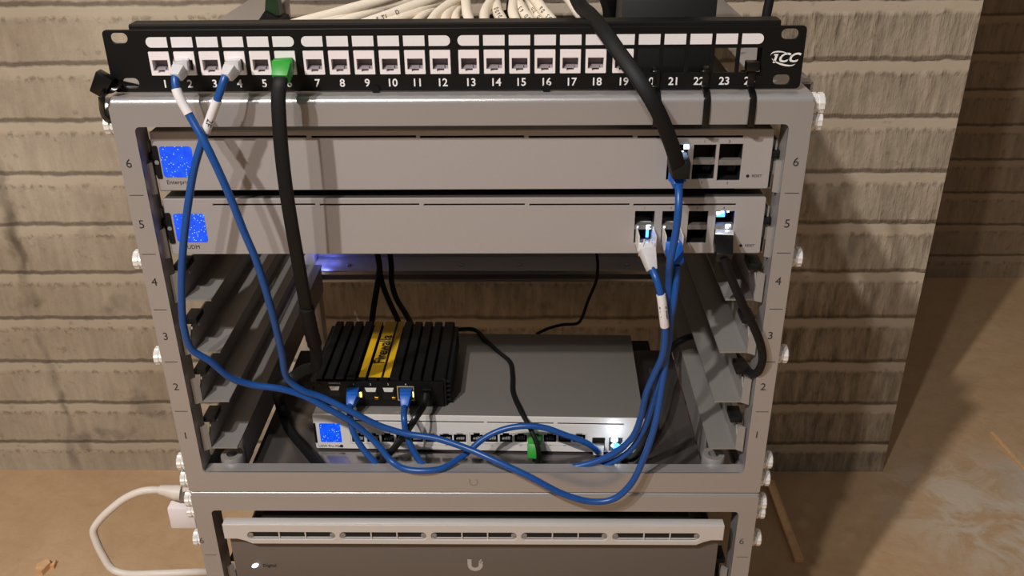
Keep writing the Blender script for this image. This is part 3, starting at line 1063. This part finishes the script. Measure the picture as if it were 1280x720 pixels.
for px0, px1, py0, py1 in ((410.5, 426, 482, 495), (434, 451, 484, 499), (455, 472, 484, 499), (477.5, 493.5, 484, 499), (499, 516, 484, 499)):
    o = fport(px0, px1, py0, py1, 'port', 'void', .0003)
    if px0 not in (434, 499):
        p, q = fl(px0 + 1, py0 + .5, 0), fl(px1 - 1, py0 + 5.5, 0)
        MB().prism([(p.x, p.z), (q.x, p.z), (q.x - .0012, q.z), (p.x + .0012, q.z)], 'Y', -.0006, .0).build('shield', M['chrome'], o, 0)
fport(449.5, 452.5, 490, 496, 'port_light', 'ledy', .0006)
fport(514.5, 517.5, 489.5, 496, 'port_light', 'ledy', .0006)
for a in (468.5, 490): fport(a, a + 4.5, 496, 499, 'port_tab', 'gold', .0005)
a, c = fl(496, 482.5, 0), fl(518.5, 500.5, 0)
MB().add_mesh(plate(rr(a.x, c.x, c.z, a.z), [rr(a.x + .0009, c.x - .0009, c.z + .0009, a.z - .0009)], -.0005, .0005)).build('port_frame', M['palegold'], fw, 0)
its = []
p = fl(418, 479, 0); its.append(text_mesh('CONSOLE', .0022, (p.x, -.0001, p.z)))
for t, px in (('1', 442), ('2', 463), ('3', 485), ('4', 507)):
    p = fl(px, 480.5, 0); its.append(text_mesh(t, .0024, (p.x, -.0001, p.z)))
texts('lettering', its, M['inkwhite'], fw)

# ------------------------------------------------------------------ cables
def cable(name, label, cat, path, r, m, group=None, flat=None, n=8, sides=10):
    pts = smooth_path(ppath(path), n)
    b = MB().tube(pts, r, sides, flat)
    o = b.build(name, M[m] if isinstance(m, str) else m, None, 60)
    tag(o, label, cat, group)
    return o, pts


def plug(parent, p0, p1, w, h, m, name='plug', w1=None, h1=None, up=(0, 0, 1), bev=.0005):
    b = MB().frustum(p0, p1, w, h, w1 or w, h1 or h, up, bev)
    return b.build(name, M[m], parent, 30)


def sleeve(parent, pts, a, c, r, m='label', name='label_sleeve'):
    """a collar around part of a cable, between fractions a and c of its length"""
    n = len(pts)
    seg = pts[int(a * n):max(int(c * n), int(a * n) + 2) + 1]
    return MB().tube(seg, r, 12).build(name, M[m], parent, 60), seg


def nearest_frac(pts, px, py):
    best, bi = 1e9, 0
    for i, p in enumerate(pts):
        d = p - CP
        z = d.dot(CW)
        x = 640 + CF * d.dot(CR) / z; y = 360 - CF * d.dot(CU) / z
        e = (x - px) ** 2 + (y - py) ** 2
        if e < best: best, bi = e, i
    return bi / len(pts)


RC = .0026
usw_w = lambda px, py, y: Wm @ ul(px, py, y)
fw_w = lambda px, py, y: Fm @ fl(px, py, y)
# 1: port 2 -> round over the front -> top switch
path = [(222, 86, -.012), (219, 98, -.0185), (222, 116, -.022), (238, 146, -.025), (257, 180, -.03), (285, 240, -.03), (306, 292, -.028), (320, 325, -.026),
        (340, 390, -.018), (352, 440, -.006), (360, 474, .004), (380, 489, .008), (401, 496, .012), (438, 514, .012), (474, 532, .014), (507, 542, .014), (545, 548, .012), (585, 561, .006),
        (617, 575, -.002), (662, 596, -.009), (705, 618, -.011), (740, 627, -.0115), (766, 624, -.012), (787, 607, -.012), (807, 567, -.012), (819, 530, -.013),
        (827, 485, -.012), (833, 445, -.012), (835.5, 415, -.012), (836, 385, -.014), (836, 350, -.018), (838, 325, -.026), (844, 295, -.027), (848, 262, -.026), (848.5, 240, -.020), (848, 228, -.013)]
c1, pts = cable('ethernet_cable', 'blue cable from panel port 2 sagging in front of the bottom rack lip', 'cable', path, RC, 'blue', 'blue network cables')
f0, f1 = nearest_frac(pts, 221, 112), nearest_frac(pts, 237, 143)
sleeve(c1, pts, f0, f1, RC + .0005)
plug(c1, at(228, 80, YP + .004), at(226, 86, -.013), .0105, .008, 'clear', w1=.0085, h1=.008)
plug(c1, at(226, 86, -.0128), at(220, 97, -.0185), .0085, .008, 'clear', name='plug_boot', w1=.0062, h1=.0062)
plug(c1, at(846, 216, YP + .004), at(847, 219, -.009), .0115, .0085, 'blueplug')
plug(c1, at(847, 218, -.008), at(848, 233, -.0165), .0105, .0085, 'blueplug', name='plug_boot', w1=.0062, h1=.006)
# 2: port 4 -> small switch uplink
path = [(286, 86, -.012), (281, 98, -.0185), (274, 118, -.021), (263, 148, -.021), (253, 176, -.022), (243, 210, -.022), (236, 250, -.022), (229, 310, -.021), (227, 360, -.020), (230, 410, -.018),
        (240, 437, -.015), (262, 451, -.011), (288, 472, -.004), (315, 481, .002), (350, 486, .006), (380, 495, .01), (408, 510, .012), (437, 526, .014), (458, 542, .015), (475, 559, .013), (490, 577, .008),
        at(508, 586.5, -.0112, 2), at(531, 588.5, -.0112, 2), at(552, 585.5, -.0112, 2), (581, 568, .016), (605, 548, .026), (630, 536.5, .030), (657, 532.5, .030), (682, 535, .030), (706, 543.5, .029), (730, 552, .028),
        (742, 559, .028), (747, 565, .031)]
c2, pts = cable('ethernet_cable', 'blue cable from panel port 4 hanging left and looping over the small switch front', 'cable', path, RC, 'blue', 'blue network cables')
f0, f1 = nearest_frac(pts, 272, 124), nearest_frac(pts, 257, 165)
s2, seg = sleeve(c2, pts, f0, f1, RC + .0005)
q = (seg[len(seg) // 2] + seg[len(seg) * 2 // 3]) / 2
dirv = (seg[-1] - seg[0]).normalized()
def cable_text(body, size, p, d, off):
    nrm = (CP - p); nrm = (nrm - d * nrm.dot(d)).normalized()
    y = nrm.cross(d).normalized()
    R = Matrix(((d.x, y.x, nrm.x, 0), (d.y, y.y, nrm.y, 0), (d.z, y.z, nrm.z, 0), (0, 0, 0, 1)))
    return text_mesh(body, size, p + nrm * off, R)
texts('lettering', [cable_text('2F', .0055, q, dirv, RC + .0006)], M['ink'], s2)
plug(c2, at(293, 80, YP + .004), at(290, 86, -.013), .0105, .008, 'clear', w1=.0085, h1=.008)
plug(c2, at(290, 86, -.0128), at(283, 97, -.0185), .0085, .008, 'clear', name='plug_boot', w1=.0062, h1=.0062)
p0 = usw_w(748, 560, .006); p1 = usw_w(748, 564, -.012)
plug(c2, p0, p1, .0105, .0085, 'clear', w1=.008, h1=.007)
# 3: firewall second port -> behind lip -> gateway left port, white tag
path = [fw_w(441, 494, -.008), fw_w(438, 506, -.017), (437.5, 520, .026), (441, 538, .022), (453, 560, .018), (469, 578, .014), (486, 592, .012), at(520, 594, -.0265, 2), at(640, 594, -.0265, 2), (700, 586, .012),
        (738, 579, .010), (768, 566, .008), (790, 547, .005), (801, 522, .001), (808, 492, -.006), (818, 468, -.012), (828, 445, -.0185), (831.5, 420, -.0225), (829.5, 395, -.0245), (826, 368, -.024), (820, 348, -.021), (814.5, 335, -.015)]
c3, pts = cable('ethernet_cable', 'blue cable with white tag from firewall left port up to the gateway clear plug', 'cable', path, RC, 'blue', 'blue network cables')
f0, f1 = nearest_frac(pts, 831.5, 408), nearest_frac(pts, 825.5, 367)
s3, seg = sleeve(c3, pts, f0, f1, RC + .0006)
dirv = (seg[0] - seg[-1]).normalized()
q = (seg[0] + seg[-1]) / 2
texts('lettering', [cable_text('3FT', .0068, q, dirv, RC + .0007)], M['ink'], s3)
plug(c3, fw_w(442, 490, .001), fw_w(440.5, 497, -.011), .0112, .009, 'blueplug', w1=.0092)
plug(c3, fw_w(440.8, 496, -.0108), fw_w(438, 508, -.018), .0092, .008, 'blueplug', name='plug_boot', w1=.006, h1=.006)
plug(c3, at(806, 306, YP + .003), at(808.5, 312, -.006), .0112, .009, 'clear', w1=.0108)
plug(c3, at(808.3, 311, -.0058), at(815, 338, -.0155), .0108, .0085, 'clear', name='plug_boot', w1=.006, h1=.006)
# 4: firewall fourth port -> behind lip -> gateway second port
path = [fw_w(507, 494, -.008), fw_w(506, 507, -.017), (505, 522, .026), (508, 542, .022), (518, 566, .017), (533, 584, .0125), at(560, 593, -.0262, 2), at(650, 592, -.0262, 2), (712, 588, .014),
        (752, 582, .013), (784, 566, .010), (803, 540, .006), (815, 508, .000), (824, 478, -.007), (831, 450, -.0125), (836, 425, -.015), (838, 398, -.016), (842, 378, -.017), (845, 352, -.017), (846, 332, -.015)]
c4, pts = cable('ethernet_cable', 'blue cable from firewall gold-rimmed port up to the gateway blue plug', 'cable', path, RC, 'blue', 'blue network cables')
plug(c4, fw_w(508, 490, .001), fw_w(507, 497, -.011), .0112, .009, 'blueplug', w1=.0092)
plug(c4, fw_w(507.2, 496, -.0108), fw_w(506, 509, -.018), .0092, .008, 'blueplug', name='plug_boot', w1=.006, h1=.006)
plug(c4, at(840, 304, YP + .003), at(842, 311, -.007), .0112, .009, 'blueplug', w1=.0112)
plug(c4, at(842, 310, -.0068), at(846, 331, -.0155), .0115, .0085, 'blueplug', name='plug_boot', w1=.0085, h1=.007)


# gold shelled transceivers in the gateway's two left ports
def transceiver(px, label):
    p = at(px, 290, YD)
    t = thing('transceiver', label, 'transceiver', (p.x, YD, p.z), group='gold edged transceivers')
    zt_, zb_ = at(px, 284, YD).z, at(px, 306, YD).z
    b = MB()
    w = .0062
    b.box(p.x - w, p.x - w + .0008, -.004, YD + .02, zb_, zt_); b.box(p.x + w - .0008, p.x + w, -.004, YD + .02, zb_, zt_)
    b.box(p.x - w, p.x + w, -.004, YD + .02, zb_, zb_ + .0008); b.box(p.x - w, p.x + w, YD + .006, YD + .02, zt_ - .001, zt_)
    b.build('shell', M['chrome'], t)
    b = MB()
    for k in (-1, 0, 1):
        b.box(p.x + k * .0045 - .0016, p.x + k * .0045 + .0016, -.0062, -.0038, zb_ - .0004, zb_ + .0022, .0004)
    b.box(p.x - w, p.x + w, -.0055, -.004, zb_ - .001, zb_ + .0008)
    b.build('gold_rim', M['gold'], t)
    b = MB()
    b.tube(smooth_path([(p.x - .0022, -.0045, zt_ - .002), (p.x - .003, -.006, zb_ + .004), (p.x + .003, -.006, zb_ + .004), (p.x + .0022, -.0045, zt_ - .002)], 5), .0005, 6)
    b.build('bail', M['chrome'], t)
    return t


transceiver(806, 'gold edged transceiver over the clear plug in the gateway')
transceiver(839, 'gold edged transceiver over the blue plug in the gateway')

# black flat cable from port 6, green boot
HINT = (0, -1, .25)
path = [(352, 92, -.016), (350, 104, -.0215), (348, 120, -.024), (349, 150, -.026), (352, 190, -.027), (358, 240, -.026), (366, 290, -.023), (374, 335, -.016), (381, 375, -.004), (388, 410, .010), (395, 440, .026),
        (394, 458, .034), (381, 462, .04), (368, 470, .043), (354, 482, .038), (350, 505, .03), (360, 535, .024), (383, 564, .018), (410, 592, .012)]
path[-1] = at(408, 592, -.0272, 2); path[-2] = at(384, 564, -.0268, 2); path[-3] = at(361, 535, -.0265, 2); path[-4] = at(350, 505, -.018, 2)
cb, pts = cable('black_cable', 'thick flat black cable with green boot hanging from panel port 6', 'cable', path, .004, 'rubber', 'flat black network cables', flat=(.0044, .0026, HINT))
f0, f1 = nearest_frac(pts, 383, 385), nearest_frac(pts, 394, 434)
sg = pts[int(f0 * len(pts)):int(f1 * len(pts))]
b = MB()
b.tube(sg, [.0052 + .0005 * (i % 2) for i in range(len(sg))], 12)
b.build('ribbed_sleeve', M['rubber'], cb, 30)
plug(cb, at(355, 80, YP + .004), at(354, 83, -.012), .0118, .0085, 'green')
plug(cb, at(354, 82, -.0115), at(351, 99, -.0195), .0124, .0105, 'green', name='boot', w1=.0098, h1=.0078, up=(0, -1, 1))

# black flat cable from above into the top switch
path = [Vector((.045, .10, .47)), (719, -6, .055), (740, 21, .022), (758, 43, .001), (774, 66, -.012), (794, 93, -.024), (812, 121, -.030), (826, 147, -.030), (839, 180, -.026), (846, 203, -.021), (849, 216, -.016)]
cb2, pts = cable('black_cable', 'thick flat black cable crossing the panel down into the top switch', 'cable', path, .005, 'rubber', 'flat black network cables', flat=(.0048, .0026, HINT))
plug(cb2, at(848, 204, -.004), at(852, 214, -.022), .013, .011, 'black', w1=.011, h1=.011)
plug(cb2, at(846, 196, YP + .003), at(848, 205, -.006), .0125, .009, 'black')

# black direct attach cable on the right of the gateway
path = [(905, 322, -.022), (910, 338, -.022), (917, 355, -.021), (929, 382, -.018), (942, 408, -.014), (951, 432, -.010), (953, 450, -.006), (947, 465, .0), (940, 467, .006), (930, 456, .03), (916, 440, .07), (895, 427, .11),
        (872, 420, .14), (852, 425, .15), (835, 440, .14), (815, 480, .10), (806, 540, .07)]
path[-1] = usw_w(790, 573, -.014); path[-2] = (818, 520, .065); path.append(usw_w(777, 566, -.006))
dac, pts = cable('black_cable', 'round black cable looping past the right post from the lit gateway port', 'cable', path, .0031, 'rubber', 'round black cables')
plug(dac, at(905, 292, YD + .01), at(905, 300, -.008), .0125, .009, 'chrome', name='metal_shell')
plug(dac, at(904, 299, -.0078), at(905, 323, -.0225), .0128, .0105, 'glossblack', name='plug_body', w1=.011, h1=.0095)
b = MB()
b.frustum(at(903, 318, -.010), at(906, 352, -.008), .0105, .0012, .0115, .0012, (0, -1, 0), .0003)
b.build('pull_tab', M['black'], dac)
plug(dac, usw_w(772, 562, .004), usw_w(782, 572, -.012), .0105, .009, 'glossblack', name='plug_body', w1=.008, h1=.008)

# thin black cable across the small switch to its green plug
path = [at(568, 412, .009, 2), at(592, 412, .0088, 2), at(606, 424, .0090, 2), at(622, 439, .0088, 2), at(637, 452, .0088, 2), at(640.5, 470, .0088, 2), at(641, 490, .0092, 2), at(650, 512, .0108, 2), (663, 536, .034), (672, 558, .026), (673, 575, .024), (668, 592, .022)]
cg, pts = cable('black_cable', 'thin black cable lying across the small switch top to its green plug', 'cable', path, .0020, 'rubber', 'round black cables')
plug(cg, usw_w(669, 547, .004), usw_w(668, 556, -.012), .0108, .0085, 'green')
plug(cg, usw_w(668, 555, -.0115), usw_w(666, 573, -.018), .0108, .009, 'green', name='boot', w1=.0078, h1=.007)

# power lead of the firewall
path = [fw_w(533, 492, -.012), fw_w(530, 506, -.02), (520, 522, .028), (508, 540, .024), (492, 561, .018), (477, 578, .014), (466, 592, .010)]
cp, pts = cable('power_lead', 'thin black twin lead from the firewall down behind the bottom lip', 'cable', path, .0021, 'glossblack', None, flat=(.0027, .0014, HINT))
plug(cp, fw_w(534, 488, .001), fw_w(534, 492, -.006), .0075, .0075, 'black', name='barrel')
plug(cp, fw_w(534, 491, -.006), fw_w(531, 505, -.019), .0072, .0066, 'glossblack', w1=.0045, h1=.004)

# cords behind the shelf
def cord(label, path, r):
    return cable('hanging_cable', label, 'cord', path, r, 'rubber', 'black cords behind the shelf')[0]
cord('black cord hanging behind the firewall, straight left one of three', [Vector((-.148, .33, .18)), (474, 330, .32), (473, 348, .315), (469, 372, .305), (465, 400, .29), (462, 440, .25)], .0034)
cord('black cord hanging behind the firewall, slanting middle one of three', [Vector((-.135, .335, .18)), (474, 332, .325), (477, 352, .32), (486, 376, .31), (497, 400, .295), (508, 440, .26)], .0032)
cord('black cord hanging behind the firewall, curved right one of three', [Vector((-.12, .335, .18)), (489, 330, .325), (489.5, 352, .322), (495, 372, .315), (508, 394, .30), (528, 432, .26)], .0032)
cord('thin black cord kinked behind the small switch under the gateway', [Vector((.085, .32, .17)), (746, 318, .32), (747, 338, .32), (745, 352, .318), (735, 376, .31), (727, 398, .30), (722, 404, .295), (702, 406, .29), (684, 411, .285), (670, 418, .28)], .0017)

# white cable fan behind the panel
fan = [((362, 30), (430, 14), (510, -14)), ((385, 31), (450, 16), (530, -10)), ((410, 31), (470, 14), (540, -12)), ((447, 31), (500, 14), (556, -12)), ((470, 31), (520, 15), (566, -10)),
       ((500, 31), (535, 16), (574, -10)), ((524, 31), (548, 16), (578, -12)), ((545, 31), (560, 16), (582, -12)), ((562, 31), (570, 16), (584, -12)), ((584, 31), (583.5, 14), (581, -10)), ((599, 31), (606, 15), (616, -12)),
       ((626, 31), (622, 14), (615, -10)), ((643, 31), (641, 14), (640, -10)), ((664, 31), (652, 12), (638, -12)), ((678, 32), (668, 12), (655, -12)), ((694, 31), (678, 12), (660, -12)), ((733, 30), (718, 10), (700, -12)), ((742, 30), (728, 8), (712, -12))]
ordn = ['first', 'second', 'third', 'fourth', 'fifth', 'sixth', 'seventh', 'eighth', 'ninth', 'tenth', 'eleventh', 'twelfth', 'thirteenth', 'fourteenth', 'fifteenth', 'sixteenth', 'seventeenth', 'eighteenth']
for i, (a, m_, c) in enumerate(fan):
    x = cx[i]
    dy = .0 + .004 * (i % 3)
    e = at(*a, .040 + dy)
    st = Vector((x, YP + .028, .309))
    path = [st, Vector((x * .7 + e.x * .3, .047 + dy, .312)), at(a[0], a[1] + 8, .046 + dy), at(*m_, .075 + dy * 2), at(*c, .115 + dy * 3)]
    if i < 5:   # the outer runs lie in a trough behind the panel before they surface
        path = [st, Vector((x + .012, .044, .309)), Vector((x * .45 + e.x * .55, .05 + dy, .312)), at(a[0] - 10, a[1] + 6, .05 + dy), at(*m_, .075 + dy * 2), at(*c, .115 + dy * 3)]
    tip = at(575 + (c[0] - 575) * .5, -70, .17)
    path.append(tip)
    rad = .0041 if i in (0, 1, 3, 11, 13, 15) else .0036
    o, pts = cable('white_cable', 'cream network cable behind the panel, %s from left in the fan' % ordn[i], 'cable', path, rad, 'cream', 'cream network cables fanning behind the panel')
    if i in (3, 11, 13, 14, 15):
        k0 = nearest_frac(pts, *m_); k1 = nearest_frac(pts, *a)
        b = MB()
        for f in (.2, .45, .7, .95):
            fr = k1 + (k0 - k1) * f
            j = min(max(int(fr * len(pts)), 1), len(pts) - 2)
            d = (pts[j + 1] - pts[j - 1]).normalized()
            t = cable_text(random.choice(['D', '5', '(2', 'T1', '6']), .0044, pts[j], d, rad + .0001)
            b.add_mesh(t)
        b.build('lettering', M['ink'], o, 0)

# ------------------------------------------------------------------ things behind / on top
# black device with flared edges
zb_ = .2636
b_ = thing('plastic_stand', 'black plastic stand with paler side edges rising behind panel ports 20 to 22', 'stand', at(832, 40, .10))
xl, xr = at(790, 24, .075).x, at(880, 24, .075).x
prof = [(xl - .006, zb_), (xr + .006, zb_), (xr + .004, .335), (xr - .0005, .345), (xr - .0015, .40), (xl + .001, .40), (xl - .001, .345), (xl - .004, .335)]
MB().prism(prof, 'Y', .075, .15).build('shell', M['darkgrey'], b_)
b = MB()
b.box(xl + .006, xr - .006, .0735, .076, .2657, .399, .0006)
b.box(xl + .011, xr - .011, .0728, .0736, .352, .3585, .0005)
b.box(xl - .007, xr + .008, .0732, .0755, .2637, .3375, .0006)
b.build('front_insert', M['void'], b_)

# green bottle-like thing left
q = at(337, 20, .20)
g = thing('green_post', 'dark green upright post with black foot beside the left rack bar', 'post', (q.x, .20, ZT - .0018))
b = MB()
zf = lambda py: at(337, py, .19).z
xf = lambda px, py: at(px, py, .19).x
b.prism([(xf(330, 20), zf(20)), (xf(349, 20), zf(20)), (xf(346, 0), zf(0)), (xf(344, 0), zf(-25)), (xf(332, 0), zf(-25)), (xf(331, 0), zf(0))], 'Y', .192, .204)
b.build('stem', M['darkgreen'], g)
b = MB()
b.prism([(xf(322, 30), .2636), (xf(357, 30), .2636), (xf(356, 30), zf(30)), (xf(353, 24), zf(24)), (xf(347, 22), zf(22)), (xf(340, 17), zf(17)), (xf(332, 13), zf(13)), (xf(326, 22), zf(22)), (xf(322, 28), zf(28))], 'Y', .186, .212)
b.build('foot', M['rubber'], g)

# cable on the far right, rising behind the panel
cable('black_cable', 'black cord rising behind the panel over port 24', 'cable', [Vector((.20, .03, .30)), at(956, 32, .05), at(959, 14, .06), at(963, -6, .07), at(966, -40, .09)], .0032, 'rubber', 'round black cables')
# loop among the white cables
cable('black_cable', 'thin black cable arching behind the cream cables above port 14', 'cable', [at(596, 34, .10), at(606, 25, .11), at(622, 18, .12), at(645, 13, .125), (668, 15.5, .125), (684, 19, .12), (680, 28, .11), (672, 36, .10)], .0017, 'rubber', 'round black cables')
cable('black_rod', 'thin upright black rod between the cream cables above port 14', 'rod', [at(634, 40, .10), at(636, 14, .10), at(638, -12, .10)], .0021, 'rubber')
q = at(768, 2, .17)
b = MB().lathe([(.004, -.03), (.0085, -.012), (.0115, -.006), (.0115, .004), (.008, .007), (.004, .02), (.004, .08)], (q.x, q.y, q.z + .006), (.1, .1, 1), 22)
tag(b.build('power_plug', M['rubber'], None), 'round black connector hanging above panel ports 18 and 19', 'connector')


# zip ties
def zip_tie(label, x, head):
    y0 = YP - .0012
    zc = ZBAR - .0006
    pts = [Vector((x, YP + .004, .3045)), Vector((x, YP - .001, .3030)), Vector((x, y0 - .0002, .299)), Vector((x, y0, .2925)), Vector((x, .0045, .2905)), Vector((x, .0003, .2882)), Vector((x, -.0011, .284)), Vector((x, -.0011, .272)),
           Vector((x, -.0005, .2692)), Vector((x, .004, .2688)), Vector((x, .011, .2700)), Vector((x, .0165, .274)), Vector((x, .035, .283)), Vector((x, .038, .2915)), Vector((x, .034, .2965)), Vector((x, .018, .3015)), Vector((x, YP + .004, .3040))]
    pts = smooth_path(pts, 4)
    b = MB()
    b.tube(pts, .001, 8, (.0023, .0006, (0, -1, .3)))
    o = b.build('zip_tie', M['glossblack'], None, 40)
    tag(o, label, 'zip tie', 'black zip ties holding the panel')
    if head:
        MB().box(x - .0042, x + .0042, YP - .004, YP + .004, .3028, .3088, .0008).build('head', M['glossblack'], o)
    return o


zip_tie('black zip tie strapped under panel number 22 over the rack bar', at(883, 135, 0).x, False)
zip_tie('black zip tie strapped through panel port 24 over the rack bar', at(940, 135, 0).x, True)
zip_tie('black zip tie half hidden behind the flat black cable near port 20', at(821, 135, 0).x, False)
# corner tie at the left ear
p = at(146, 107, YP)
pts = [at(152, 106, YP + .006), at(150, 104.5, YP - .002), at(140, 110, YP - .007), at(130, 113, YP - .007), at(127, 122, -.002), at(127.5, 134, .002), at(131, 146, .006)]
last = pts[-1]
pts += [Vector((-.2275, .012, .2645)), Vector((-.222, .03, .268)), Vector((-.218, .034, .284)), at(152, 106, YP + .02)]
b = MB().tube(smooth_path(pts, 5), .001, 8, (.0032, .0008, (-.6, -1, .2)))
o = b.build('zip_tie', M['glossblack'], None, 40)
tag(o, 'black zip tie with chunky head round the left rack corner', 'zip tie', 'black zip ties holding the panel')
q = at(127, 105.5, YP - .006)
b = MB().frustum(q + Vector((.0045, 0, .0065)), q + Vector((-.0035, 0, -.006)), .0115, .008, .0095, .008, (0, -1, 0), .0009)
b.build('head', M['glossblack'], o)

# white cable and adapter low left
path = [(212, 614, .05), (196, 612.5, .047), (178, 614, .045), (158, 622, .043), (138, 637, .04), (124, 651, .038), (117, 663, .036), (120, 676, .034), (129, 695, .031), (140, 711, .028), (156, 717, .026), (200, 717, .022), (250, 715, .03), (300, 716, .06)]
wc_, pts = cable('white_cable', 'white cable looping out left of the lower rack', 'cable', path, .0034, 'whitecable', n=10)
b = MB()
t0 = pts[0]
b.tube([at(226, 616, .051), at(219, 615.5, .0505), at(214, 614.5, .05), at(205, 613, .0485), at(199, 612.5, .0475)], [.0068, .0068, .006, .0048, .0042], 12)
b.build('plug', M['whitecable'], wc_, 50)
q = at(229, 640, .055)
b = MB().box(q.x - .0095, q.x + .014, .045, .075, q.z - .011, q.z + .0125, .0018)
tag(b.build('power_adapter', M['white'], None), 'white plug-in adapter behind the lower rack left post', 'adapter')

# wood chips on the floor, and light streaks built as pale solid strips
q = at(55, 713, FZ, 2)
b = MB()
b.prism([(q.x - .006, q.y - .006), (q.x + .003, q.y - .009), (q.x + .007, q.y + .006), (q.x, q.y + .012), (q.x - .008, q.y + .003)], 'Z', FZ - .0005, FZ + .008)
b.prism([(q.x + .006, q.y + .004), (q.x + .012, q.y + .002), (q.x + .010, q.y + .014)], 'Z', FZ - .0005, FZ + .005)
tag(b.build('wood_chip', M['wood'], None, 0), 'small brown wood chip on the floor at lower left', 'wood chip')
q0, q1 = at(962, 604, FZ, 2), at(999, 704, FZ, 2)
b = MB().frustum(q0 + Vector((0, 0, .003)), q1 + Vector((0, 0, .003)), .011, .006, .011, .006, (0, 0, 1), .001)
tag(b.build('light_streak', M['wood'], None, 0), 'narrow pale streak of light on the floor right of the racks, built as a strip', 'strip')
q0, q1 = at(1239, 542, FZ, 2), at(1284, 592, FZ, 2)  # second light streak, also a pale solid strip
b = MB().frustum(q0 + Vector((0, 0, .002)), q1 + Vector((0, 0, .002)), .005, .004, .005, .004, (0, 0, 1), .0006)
tag(b.build('light_streak', M['wood'], None, 0), 'thin pale streak of light on the open floor far right, built as a strip', 'strip')

for o in list(bpy.data.objects):
    if '_world' in o: del o['_world']

# ------------------------------------------------------------------ light
def lamp(name, kind, loc, energy, color, size, target=None):
    l = bpy.data.lights.new(name, kind)
    l.energy = energy; l.color = color
    if kind == 'AREA': l.size = size
    else: l.shadow_soft_size = size
    o = bpy.data.objects.new(name, l); COL.objects.link(o)
    o.location = loc
    if target is not None:
        o.rotation_euler = (Vector(target) - Vector(loc)).to_track_quat('-Z', 'Y').to_euler()
    return o


lamp('ceiling_bulb', 'POINT', (-.60, -1.00, 1.38), 77, (1, .94, .885), .022)
lamp('second_bulb', 'POINT', (-.38, -1.02, 1.30), 31, (1, .94, .885), .022)
q = usw_w(769, 546, -.010)
lamp('port_glow', 'POINT', q, .006, (.7, .85, 1), .003)
lamp('rear_glow', 'POINT', (-.199, .386, .004), .028, (.15, .2, 1), .004)
w = bpy.data.worlds.new('dim_room'); sc.world = w; w.use_nodes = True
bg = w.node_tree.nodes['Background']
bg.inputs[0].default_value = (1, .92, .84, 1); bg.inputs[1].default_value = .13
sc.view_settings.view_transform = 'Standard'
sc.view_settings.look = 'None'
sc.view_settings.exposure = 0
